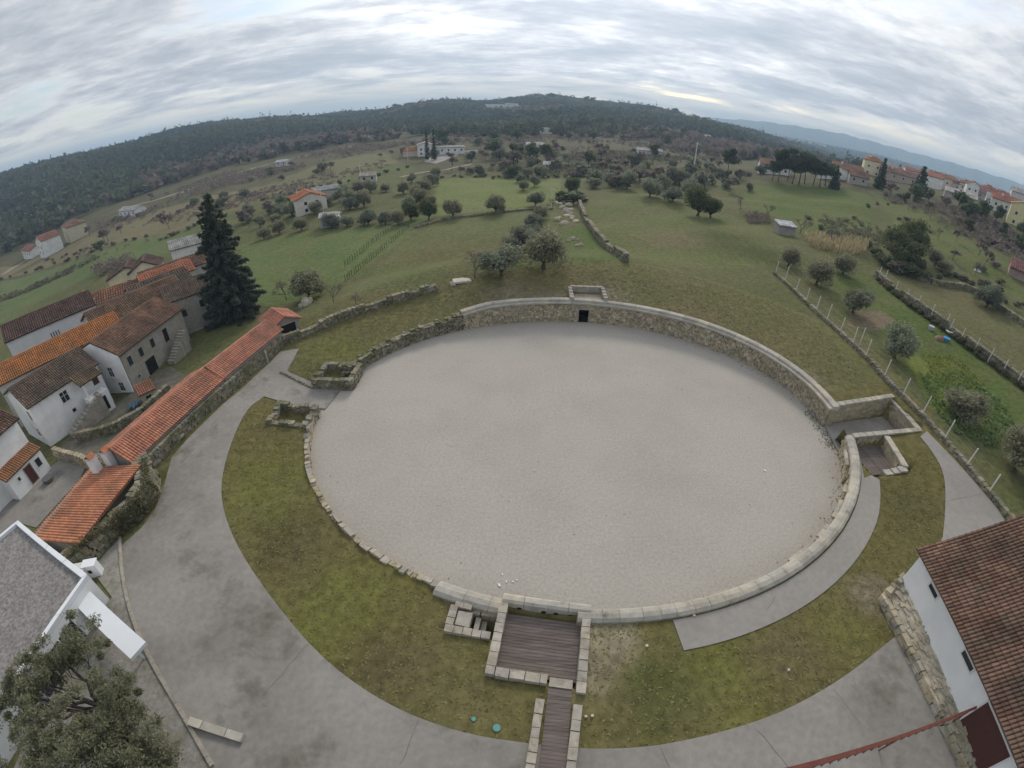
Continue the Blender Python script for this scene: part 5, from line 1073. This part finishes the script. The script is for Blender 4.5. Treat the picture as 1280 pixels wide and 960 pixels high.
for hk, (a, b, n, lab_) in enumerate((((0, 352), (200, 290), 14, 'bush of the hedge between the green and the tan valley field'), ((60, 325), (140, 305), 10, 'garden bush before the tall white gabled house and its cream neighbour'), ((330, 250), (520, 208), 16, 'hedge bush on the long field line running to the white villa'), ((545, 222), (705, 222), 14, 'hedge bush closing the top of the bright meadow'), ((200, 300), (250, 280), 6, 'bush beside the whitewashed barn'))):
    for k in range(n):
        t = (k + rng.uniform(-.3, .3)) / n; plant(BUF[hk % 3], a[0] + (b[0] - a[0]) * t, a[1] + (b[1] - a[1]) * t + rng.uniform(-2, 2), rng.uniform(.4, .75), lab_, 'hedge: ' + lab_[:40])
kR = (BUF, 'dark scrub bush on the slope under the ridge village', 'ridge slope scrub'); kT = (BAF, 'leafless tree on the slope under the ridge village', 'ridge slope bare trees'); kQ = (OKF, 'dark evergreen on the slope under the ridge village', 'ridge slope evergreens')
scatter([(1085, 238), (1140, 245), (1200, 255), (1245, 275), (1280, 300), (1280, 325), (1200, 292), (1150, 262)], 46, [kR, kR, kT, kQ], .6, 1.0)
scatter([(1060, 245), (1140, 262), (1190, 290), (1280, 345), (1280, 400), (1180, 320), (1080, 270)], 22, [kR, kT], .4, .7)
scatter([(880, 225), (950, 215), (960, 235), (900, 245)], 16, [kO, kB], .7, 1.0)
scatter([(990, 262), (1080, 275), (1090, 320), (1000, 290)], 10, [kU], .35, .6)
# dead brush, hedge under the far fence
for k in range(26):
    t = k / 25; px, py = np.interp(t, [0, .25, .5, .75, 1], [1097, 1130, 1165, 1215, 1280]), np.interp(t, [0, .25, .5, .75, 1], [350, 378, 402, 440, 488]); plant(BU[1 if k % 2 else 0], px, py, rng.uniform(.45, .65), 'bramble bush smothering the overgrown dry-stone wall', 'brambles on the overgrown wall')
for k in range(12): plant(BU[0], 1150 + k * 11 + rng.uniform(-4, 4), 346 + max(0, k - 4) * 5 + rng.uniform(-3, 3), rng.uniform(.5, .75), 'scrubby bush along the low field wall behind the paddock', 'field wall scrub')

# big foreground olive
def big_olive():
    e = thing('olive_tree', 'large olive tree with a forked dark trunk overhanging the flat gravel roof', 'tree', (-19.8, 4.1, zg1(-19.8, 4.1)))
    m = MB(); t = limb(m, (0, 0, -.3), (-.4, .3, 1.7), .34, .24, 6, .1, 9); C, Rd = [], []
    for (x, y, z, r) in ((x_ + (.9 if x_ > 0 else -.2), y_ - (.5 if x_ > 0 else 0), z_, r_) for (x_, y_, z_, r_) in ((-2.6, 1.6, 4.4, 1.15), (-1.2, 2.2, 4.6, 1.15), (-3.6, .2, 4.2, 1.1), (-2.2, -.5, 5.0, 1.2), (-3.4, -1.6, 4.3, 1.2), (-1.6, -2.1, 4.6, 1.2), (.3, -1.2, 4.9, 1.3), (1.5, -1.8, 4.5, 1.3), (2.6, -.8, 4.3, 1.25), (1.4, .3, 4.5, 1.2), (3.2, -1.9, 3.7, 1.1), (.2, 1.0, 4.0, .8), (.6, -2.9, 4.6, 1.2), (2.6, -3.0, 4.0, 1.2), (-4.4, -1.0, 3.7, .9), (-.6, -3.4, 4.4, 1.1), (4.0, -2.6, 3.3, .9), (4.9, -3.0, 3.4, 1.0), (4.2, -1.4, 3.6, .9), (5.6, -3.8, 3.2, .9))):
        C.append((x, y, z)); Rd.append(r); b = limb(m, t[-1 if x < .5 else -2], (x * .6, y * .6, z * .75), .15, .07, 5, .16, 6); limb(m, b[-1], (x, y, z), .07, .02, 4, .2, 5)
        for _ in range(4): limb(m, b[-2], np.array((x, y, z)) + rng.normal(size=3) * r * .6, .03, .008, 4, .2, 4)
    m.build('trunk', 'bark', e, True)
    m = MB(); sub = np.concatenate([np.array(c) + rng.normal(size=(16, 3)) * r * np.array((.66, .66, .5)) for c, r in zip(C, Rd)])
    cards(m, sub, rng.uniform(.25, .75, len(sub)), 80000, .06, (.14, .155, .09), (.34, .335, .215), flat=.8, shell=.0, asp=3.2); m.build('crown', 'leaf', e)
big_olive()
# ivy over the mossy wall
def ivy(label, pts, n, size, spread, zz, cols=IVY):
    m = MB(); C = np.array([(x, y, zg1(x, y) + z) for x, y, z in pts]); cards(m, C, spread, n, size, *cols, shell=.2); return tag(m.build('ivy', 'leaf'), label, 'ivy', kind='stuff')
ivy('ivy and moss on the bulging ruined wall', [(np.interp(t, [0, .3, .5, .75, 1], [-30.2, -28.1, -28.0, -28.9, -30.6]), np.interp(t, [0, .3, .5, .75, 1], [23, 20.6, 18.8, 16.6, 13.2]), z) for t in np.linspace(0, 1, 22) for z in (.4, 1.0, 1.6)], 9000, .11, .55, 0)
# vegetable plot, reeds, brush
def patch(name, label, pg, n, h, size, cols, cat, up_=0, asp=1.7):
    w = poly(*pg); xs = [a for a, b in w]; ys = [b for a, b in w]; pts = []
    while len(pts) < n:
        x, y = rng.uniform(min(xs), max(xs), 4000), rng.uniform(min(ys), max(ys), 4000); k = pip(x, y, w); pts += list(zip(x[k], y[k]))
    a = np.array(pts[:n]); z = zg(a[:, 0], a[:, 1]) + rng.uniform(.05, h, n); m = MB(); cards(m, np.column_stack([a, z]), .12, n, size, *cols, up_=up_, asp=asp); return tag(m.build(name, 'leaf'), label, cat, kind='stuff')
patch('vegetable_leaves', 'leafy green vegetables between the fences', [(1150, 470), (1200, 465), (1250, 500), (1275, 540), (1240, 560), (1190, 540), (1160, 505)], 2600, .35, .24, ((.10, .17, .05), (.24, .32, .12)), 'vegetables')
patch('vegetable_leaves', 'yellow-green mustard patch in the vegetable plot', [(1150, 440), (1195, 445), (1230, 480), (1210, 500), (1165, 470)], 1800, .3, .18, ((.18, .22, .05), (.32, .34, .09)), 'vegetables')
patch('reed_bed', 'straw-coloured reed bed behind the fenced plot', [(1003, 297), (1040, 300), (1085, 305), (1082, 320), (1045, 318), (1010, 308)], 3000, 1.7, .12, ((.32, .26, .15), (.52, .44, .28)), 'reeds', 6, 9)
patch('dead_brush', 'pile of dead brown brushwood beyond the holm oaks', [(930, 268), (960, 270), (965, 280), (935, 280)], 1600, 1.0, .1, BROWNB, 'brush', 0, 8)

# ------------------------------------------------------------------ fences, poles, vines, rocks, small things
def post_proto(h, name='fence_post'):
    m = MB(); m.tube([(0, 0, -.3), (0, 0, h * .5), (.02, 0, h)], [.075, .07, .07], 7); m.tube([(0, 0, h), (0, 0, h + .06)], [.07, .03], 7); o = m.build(name, 'post'); return o
pp = post_proto(2.45); first = [True]
def post(px, py, lab, grp, s=1.0):
    p = at(px, py); o = pp if first[0] else pp.copy()
    if not first[0]: COL.objects.link(o)
    first[0] = False; o.location = [float(v) for v in p]; o.scale = (1, 1, s * rng.uniform(.93, 1.05)); o.rotation_euler = (rng.uniform(-.05, .05), rng.uniform(-.05, .05), rng.uniform(0, 6)); return tag(o, lab, 'fence post', grp), p
F1 = [(969, 343), (981, 351), (994, 366), (1007, 378), (1019, 391), (1033, 401), (1049, 417), (1065, 432), (1074, 432), (1081, 448), (1104, 473), (1127, 496), (1151, 520), (1179, 551), (1206, 584), (1234, 618)]
tops = []
for a in F1: o, p = post(*a, 'slender white fence post on the boundary wall beside the amphitheatre', 'boundary fence posts'); tops.append((p[0], p[1], p[2]))
F2 = [(1097, 348), (1105, 353), (1118, 366), (1131, 376), (1145, 385), (1162, 398), (1181, 409), (1185, 416), (1199, 428), (1217, 440), (1234, 453), (1252, 467), (1270, 481)]
tops2 = []
for a in F2: o, p = post(*a, 'slender white fence post on the overgrown wall of the paddock', 'paddock fence posts', .95); tops2.append((p[0], p[1], p[2]))
for T, lab in ((tops, 'thin wires strung along the boundary fence posts'), (tops2, 'thin wires strung along the paddock fence posts')):
    e = thing('fence_wire', lab, 'wire')
    for h in (.9, 1.5, 2.2): m = MB(); m.tube([(x, y, z + h) for x, y, z in T], .006, 3); m.build('wire', 'wire_grey', e)
def pole(px, py, h, lab, r=.16):
    p = at(px, py); e = thing('utility_pole', lab, 'pole', p); m = MB(); m.tube([(0, 0, -.5), (0, 0, h)], [r * 1.3, r * .7], 8); m.build('shaft', 'post', e); m = MB(); m.box(-.9, -.06, h - .7, .9, .06, h - .55); m.build('crossarm', 'post', e)
    for x in (-.8, 0, .8): m = MB(); m.tube([(x, 0, h - .55), (x, 0, h - .3)], [.05, .03], 6); m.build('insulator', 'glass_dark', e)
pole(867, 213, 12.5, 'tall pale concrete pole beyond the olive grove', .28); pole(375, 266, 7.2, 'concrete pole at the gable of the cream farmhouse'); pole(404, 265, 7.2, 'concrete pole between the farmhouse and the pale hut'); pole(451, 223, 6, 'small pole beside the tan fields'); pole(510, 202, 7, 'pole at the corner of the villa outbuilding'); pole(689, 262, 6, 'thin dark pole at the top of the rocky track', .08)
vs = None
for (a, b, n) in (((511, 285), (432, 352), 30), ((482, 291), (432, 333), 18)):
    for k in range(n):
        t = k / (n - 1); p = at(a[0] + (b[0] - a[0]) * t + rng.uniform(-.6, .6), a[1] + (b[1] - a[1]) * t)
        if vs is None:
            m = MB(); m.tube([(0, 0, -.2), (.03, 0, .7), (-.02, .05, 1.25)], [.06, .05, .03], 5, (.5, .45, .42)); m.tube([(0, 0, .75), (.4, .1, 1.0)], [.03, .015], 4, (.4, .35, .3)); m.tube([(0, 0, .75), (-.35, -.1, 1.05)], [.03, .015], 4, (.4, .35, .3)); vs = m.build('vine_stock', 'bark'); o = vs
        else: o = vs.copy(); COL.objects.link(o)
        o.location = [float(v) for v in p]; o.rotation_euler = (0, 0, rng.uniform(0, 6)); tag(o, 'leafless vine stock in the long row crossing the meadow' if n == 30 else 'leafless vine stock in the shorter row beside the long one', 'vine', 'long vine row' if n == 30 else 'short vine row')
def rock(px, py, w, h, lab, grp=None, c=(1, 1, 1)):
    p = at(px, py); m = MB(); n = 14; V = []
    for i, zz in enumerate((-.3, .25, .7, 1.0)):
        rr = (1.0, .98, .75, .28)[i]
        for k in range(n): a = 2 * math.pi * k / n; q_ = rr * w / 2 * rng.uniform(.78, 1.1); V.append((q_ * math.cos(a), q_ * .8 * math.sin(a), h * zz + rng.uniform(-.06, .06) * h))
    F = [[i * n + k, i * n + (k + 1) % n, (i + 1) * n + (k + 1) % n, (i + 1) * n + k] for i in range(3) for k in range(n)]
    m.add(V, [np.array(F), np.array([[3 * n + k for k in range(n)]])], c); o = m.build('rock', 'rock'); o.location = [float(v) for v in p]; o.rotation_euler = (0, 0, rng.uniform(0, 6)); return tag(o, lab, 'rock', grp)
for k in range(22): rock(rng.uniform(694, 722), rng.uniform(250, 281), rng.uniform(1.0, 2.6), rng.uniform(.4, .9), 'pale granite outcrop boulder on the rocky track', 'track boulders', (1.1, 1.05, .98))
for k in range(7): rock(rng.uniform(710, 728), rng.uniform(296, 309), rng.uniform(.8, 1.6), rng.uniform(.3, .6), 'grey boulder in the pile beside the track wall', 'track rock pile', (.7, .68, .66))
for px, py, w, h, lab in ((383, 381, 2.2, 1.2, 'large grey boulder at the foot of the solitary olive'), (376, 384, 1.0, .6, 'small boulder left of the large one under the olive'), (388, 377, 1.3, .8, 'upright boulder behind the large one under the olive'), (781, 322, 1.6, .5, 'flat pale rock at the end of the track wall'), (566, 356, 1.0, .5, 'pale stone beside the bank wall end')): rock(px, py, w, h, lab)
p = at(577, 351); m = MB(); m.stone((0, 0, .06), (2.4, 1.6, .22), .3, .05, (1.15, 1.15, 1.15)); o = m.build('stone_slab', 'coping'); o.location = [float(v) for v in p]; tag(o, 'flat pale stone slab lying on the bank crest', 'slab')
def lathe(name, lab, cat, px, py, prof, col, n=14):
    p = at(px, py); m = MB(); m.tube([(0, 0, z) for r, z in prof], [r for r, z in prof], n, col); o = m.build(name, 'litter', smooth=False); o.location = [float(v) for v in p]; return tag(o, lab, cat)
lathe('tub', 'blue plastic tub in the vegetable plot', 'tub', 1182, 426, [(.5, 0), (.6, .5), (.62, .55), (.55, .5), (.45, .1)], (.03, .25, .5)); lathe('tub', 'white basin beside the blue tub', 'tub', 1185, 418, [(.4, .3), (.62, .6), (.66, .66), (.55, .6)], (.7, .72, .72)); lathe('tub', 'grey bucket at the overgrown wall', 'tub', 1163, 412, [(.4, 0), (.5, .6), (.45, .6)], (.4, .42, .45)); lathe('sack', 'crumpled white sack in the field above the paddock', 'sack', 1222, 339, [(.9, 0), (.8, .4), (.3, .8)], (.65, .67, .68)); lathe('soil_heap', 'rust-brown heap beside the blue tub', 'heap', 1175, 424, [(.9, 0), (.6, .35), (.15, .5)], (.17, .09, .05))
for px, py, w, lab in ((621, 910, .2, 'larger oval turquoise valve cover in the lawn'), (592, 899, .12, 'smaller round turquoise valve cover in the lawn')):
    p = at(px, py); e = thing('valve_cover', lab, 'cover', (p[0], p[1], p[2])); m = MB(); m.tube([(0, 0, 0), (0, 0, .07)], [w, w * .92], 14, (.11, .30, .26)); m.build('lid', 'litter', e); m = MB(); m.tube([(0, 0, 0), (0, 0, .04)], [w * 1.2, w * 1.15], 14, (.12, .11, .09)); m.build('rim', 'litter', e)
for i, (px, py, s) in enumerate(((624, 731, .28), (633, 727, .16), (646, 725, .15), (641, 727, .14), (956, 588, .3), (628, 718, .16), (668, 588, .12), (667, 480, .14))):
    p = P(px, py, .04); m = MB(); m.stone((0, 0, .0), (s, s * .5, .05), 0, .25, (.75, .75, .74)); o = m.build('litter_scrap', 'litter'); o.location = [float(v) for v in p]; o.rotation_euler = (0, 0, rng.uniform(0, 6)); tag(o, 'tiny white scrap lying on the arena gravel', 'scrap', 'scraps on the gravel')
for i, (px, py) in enumerate(((732, 896), (740, 895), (716, 904), (867, 770), (808, 808), (985, 838))):
    p = at(px, py); m = MB(); m.stone((0, 0, .06), (.16, .13, .14), 0, .2, (1.3, 1.3, 1.28)); o = m.build('loose_stone', 'coping'); o.location = [float(v) for v in p]; tag(o, 'small white loose stone on the grass near the arena wall', 'stone', 'loose stones on the grass')
# grass tufts give the lawns and banks a ragged surface
def tufts():
    n = 70000; ph = rng.uniform(-180, 180, n); d = rng.uniform(.9, 15, n); x, y = ell(ph, d)
    k = np.ones(n, bool)
    for pg in SHEETS: k &= ~pip(x, y, pg)
    for (cx, cy, hu, hv, an, zz, so) in RECTS: k &= np.hypot(x - cx, y - cy) > max(hu, hv) * 1.25
    k &= x < 40.5; k &= x > -28; x, y = x[k], y[k]; n = len(x)
    z = zg(x, y); a = rng.uniform(0, 6.28, n); s = rng.uniform(.05, .14, n); l = rng.normal(size=(n, 2)) * .12
    V = np.stack([np.stack([x - np.cos(a) * s, y - np.sin(a) * s, z - .01], 1), np.stack([x + np.cos(a) * s, y + np.sin(a) * s, z - .01], 1), np.stack([x + l[:, 0], y + l[:, 1], z + s * .3 + .01], 1)], 1).reshape(-1, 3)
    t = rng.random((n, 1)); c = np.array((.125, .125, .036)) * (1 - t) + np.array((.19, .17, .075)) * t
    m = MB(); m.add(V, np.arange(3 * n).reshape(-1, 3), np.repeat(c, 3, 0)); tag(m.build('grass', 'blade'), 'short mossy grass of the lawns and banks', 'grass', kind='stuff')
SHEETS = [inner + outer, wi + wo[::-1], ep]
tufts()

def weeds():
    n = 800; ph = np.concatenate([rng.uniform(-14, 4, 400), rng.uniform(-60, 60, 400)]); d = -np.abs(rng.normal(size=n)) * .55 - .02; x, y = ell(ph, d); m = MB(); cards(m, np.column_stack([x, y, np.full(n, .04)]), .06, n, .08, (.10, .11, .045), (.2, .18, .09)); tag(m.build('weeds', 'leaf'), 'sparse weeds along the foot of the arena wall', 'weeds', kind='stuff')
    n = 220; r_ = np.sqrt(rng.random(n)); t = rng.uniform(0, 6.283, n); x = CX + (EA - 1) * r_ * np.cos(t); y = CY + (EB - 1) * r_ * np.sin(t); m = MB()
    for a, b in zip(x, y): s = rng.uniform(.03, .08); m.stone((a, b, .04), (s, s * .7, s * .6), rng.uniform(0, 3), .2, (.6, .57, .5))
    tag(m.build('pebbles', 'coping'), 'dark pebbles and clods scattered on the arena gravel', 'pebbles', kind='stuff')
weeds()
def scrub(label, pg, n, h, w, cols, K=14, s=.5):
    ww = poly(*pg); xs = [a for a, b in ww]; ys = [b for a, b in ww]; pts = []
    while len(pts) < n:
        x, y = rng.uniform(min(xs), max(xs), 4000), rng.uniform(min(ys), max(ys), 4000); k = pip(x, y, ww) & (np.sin(x / 17 + 2 * np.sin(y / 23)) + np.sin(y / 13) + rng.normal(size=4000) * .6 > .1); pts += list(zip(x[k], y[k]))
    a = np.array(pts[:n]); z = zg(a[:, 0], a[:, 1]); m = MB(); ctr = np.column_stack([a, z + h * .4]); cards(m, ctr, w * .5, n * K, s, *cols, flat=h / w, shell=.2); return tag(m.build('scrub', 'leaf_far'), label, 'scrub', kind='stuff')
scrub('brown winter scrub covering the hillside below the wood', [(470, 190), (520, 172), (640, 160), (780, 158), (900, 178), (905, 200), (760, 205), (600, 195)], 1500, 2.6, 4, BROWNB, 12, .7)
scrub('grey-green thicket on the slope above the olive grove', [(600, 200), (760, 190), (900, 200), (900, 215), (740, 222), (600, 215)], 700, 2.2, 3.5, SCRUB, 12, .55)
scrub('brown hedge scrub between the valley road and the wood', [(120, 280), (200, 245), (300, 212), (420, 186), (490, 172), (500, 182), (420, 200), (310, 228), (210, 262), (130, 296)], 900, 2.4, 4, BROWNB, 12, .6)
scrub('rough brown weeds over the tan valley fields', [(90, 318), (200, 270), (330, 236), (430, 212), (480, 200), (490, 210), (400, 235), (330, 250), (220, 288), (110, 322)], 420, 1.0, 2.6, BROWNB, 12, .45)
scrub('dark hedge along the valley fields', [(0, 372), (100, 330), (200, 296), (205, 300), (100, 335), (0, 378)], 160, 1.4, 2, SCRUB, 14, .4)
scrub('tangled brown brush on the slope below the ridge village', [(1100, 240), (1180, 250), (1240, 275), (1280, 300), (1280, 330), (1190, 290), (1120, 262)], 420, 2.0, 3, BROWNB, 14, .45)
scrub('rough tussocks on the terraces above the reed bed', [(1020, 270), (1090, 275), (1110, 300), (1090, 310), (1030, 290)], 160, 1.0, 1.6, SCRUB, 14, .3)
scrub('rough brush along the bottom of the stone-house gardens', [(110, 340), (160, 322), (170, 328), (120, 350)], 50, 2.5, 3.5, BROWNB, 20, .4)
for a, w in ((((150, 262), (230, 240), (330, 207), (400, 191), (440, 183)), 4.0), (((0, 345), (30, 327), (80, 305)), 4.0), (((500, 222), (560, 212), (590, 205)), 2.5)): crack('track', poly(*a), w, .15, 'track')
# ------------------------------------------------------------------ far wood, mountains, haze
def forest():
    n = 32000; az = rng.uniform(-66, 62, n); foot = np.interp(az, [-70, -57, -52, -46, -40, -31, -22, -15, -8, 0, 10, 18, 24, 28, 34, 60], [355, 355, 360, 375, 380, 395, 400, 410, 390, 360, 350, 330, 300, 330, 430, 460])
    r = np.sqrt(rng.uniform(0, 1, n) * (1230**2 - foot**2) + foot**2); x, y = r * np.sin(np.radians(az)), r * np.cos(np.radians(az)); z = zg(x, y)
    v = np.sin(x / 61 + 2 * np.sin(y / 83)) + np.sin(y / 57 + 1.5 * np.sin(x / 71)) + rng.normal(size=n) * .5 + np.where((az > -42) & (r < foot + 200), .9, 0)
    brown = v > 1.15; tall = (~brown) & (rng.random(n) < .10)
    h = np.where(brown, rng.uniform(5, 8, n), rng.uniform(6, 11, n)) + tall * rng.uniform(1, 8, n); w = np.where(tall, rng.uniform(4, 6, n), rng.uniform(5, 11, n))
    clear = np.sin(x / 29 + 2 * np.sin(y / 37)) + np.sin(y / 24 + 1.2 * np.sin(x / 33)) > .55; sparse = (az > -18) & (az < 26) & (r < 640) & (clear | (rng.random(n) < np.clip((640 - r) / 420, 0, .7))); keep = ~sparse & ~((az > -4) & (az < 1.5) & (r > 780) & (r < 945))
    x, y, z, h, w, brown = [q_[keep] for q_ in (x, y, z, h, w, brown)]; n = len(x); K = 16
    d = rng.normal(size=(n, K, 3)); d /= np.linalg.norm(d, axis=2)[..., None]; p = np.stack([x, y, z + h * .55], 1)[:, None] + d * np.stack([w * .5, w * .5, h * .42], 1)[:, None] * rng.uniform(.55, 1.0, (n, K, 1))
    a = rng.normal(size=(n, K, 3)); a /= np.linalg.norm(a, axis=2)[..., None]; b = np.cross(a, rng.normal(size=(n, K, 3))); b /= np.linalg.norm(b, axis=2)[..., None]
    s = (w * .26)[:, None, None] * rng.uniform(.6, 1.3, (n, K, 1)); V = np.stack([p - a * s, p + b * s * .8, p + a * s, p - b * s * .8], 2).reshape(-1, 3)
    mixc = (.5 + .5 * np.sin(x / 90 + 1.7 * np.sin(y / 60)))[:, None]; g = np.where(brown[:, None], np.array((.19, .15, .13)), np.array((.062, .078, .06)) * (1 - mixc) + np.array((.095, .115, .068)) * mixc) * rng.uniform(.78, 1.25, (n, 1)); c = np.repeat(g[:, None], K, 1) * rng.uniform(.85, 1.15, (n, K, 1)); c = np.repeat(c.reshape(-1, 3), 4, 0)
    m = MB(); m.add(V, np.arange(n * K * 4).reshape(-1, 4), c); tag(m.build('forest', 'leaf_far'), 'mixed dark wood covering the far hill', 'forest', kind='stuff')
    n = 9000; az = rng.uniform(22, 60, n); r = rng.uniform(1500, 2700, n); x, y = r * np.sin(np.radians(az)), r * np.cos(np.radians(az)); z = zg(x, y); K = 6
    p = np.stack([x, y, z + 5], 1)[:, None] + rng.normal(size=(n, K, 3)) * np.array((5, 5, 2.6)); a = rng.normal(size=(n, K, 3)); a /= np.linalg.norm(a, axis=2)[..., None]; b = np.cross(a, rng.normal(size=(n, K, 3))); b /= np.linalg.norm(b, axis=2)[..., None]; s = rng.uniform(3, 5.5, (n, K, 1))
    V = np.stack([p - a * s, p + b * s, p + a * s, p - b * s], 2).reshape(-1, 3); c = np.repeat((np.array((.05, .075, .055)) * rng.uniform(.7, 1.3, (n * K, 1))), 4, 0); m = MB(); m.add(V, np.arange(n * K * 4).reshape(-1, 4), c); tag(m.build('forest', 'leaf_far'), 'distant blue-green wood beyond the ridge village', 'forest', kind='stuff')
forest()
for px, s, k in ((733, 1.0, 0), (740, .85, 1), (690, .8, 2), (495, .9, 0), (355, .7, 1), (845, .8, 0), (872, .85, 2), (884, .9, 1), (640, .8, 0)):
    az = math.degrees(math.atan2(ray(px, 130)[0], ray(px, 130)[1])); r = 1060 if 300 < px < 800 else 940; x, y = r * math.sin(R(az)), r * math.cos(R(az)); plant(PN[k], 0, 0, 1.5 * s, 'umbrella pine breaking the skyline of the wooded hill', 'skyline pines', np.array((x, y, zg1(x, y))), sx=1.3)
def mountains():
    az = np.linspace(14, 80, 140); el = np.interp(az, [14, 22.8, 27, 31.4, 35.6, 39.8, 43.9, 48, 51, 60, 80], [.1, .5, .86, 1.0, 1.12, .97, .84, .88, .84, .9, .6]) + .05 * np.sin(az * 2.3) + .03 * np.sin(az * 5.1)
    V = []
    for k, f in enumerate((0, .45, .8, 1.0, .7, 0)):
        r = 3700 + k * 200 + (0 if k == 3 else 60 * np.sin(az * 3 + k)); zt = CAM_H + (3700 + 3 * 200) * np.tan(np.radians(el)); z = -42 + (zt + 42) * f * (1 if k == 3 else (1 + .05 * np.sin(az * 4 + k * 2))); V.append(np.stack([r * np.sin(np.radians(az)), r * np.cos(np.radians(az)), z], 1))
    V = np.array(V); n = len(az); F = [[i * n + k, i * n + k + 1, (i + 1) * n + k + 1, (i + 1) * n + k] for i in range(5) for k in range(n - 1)]; m = MB(); m.add(V.reshape(-1, 3), np.array(F)); tag(m.build('mountains', 'mountain', smooth=True), kind='structure')
mountains()
def haze():
    m = MB(); m.box(-5700, -5700, -60, 5700, 5700, 125); mt = bpy.data.materials.new('haze'); mt.use_nodes = True; nt = mt.node_tree; nt.nodes.clear(); o = nt.nodes.new('ShaderNodeOutputMaterial'); v = nt.nodes.new('ShaderNodeVolumePrincipled'); v.inputs['Color'].default_value = (.56, .77, 1, 1); v.inputs['Density'].default_value = HAZE; v.inputs['Anisotropy'].default_value = .2; nt.links.new(v.outputs[0], o.inputs['Volume'])
    ob = m.build('haze', mt); tag(ob, 'thin pale winter haze', 'haze', kind='stuff')
HAZE = 3.4e-4
haze()
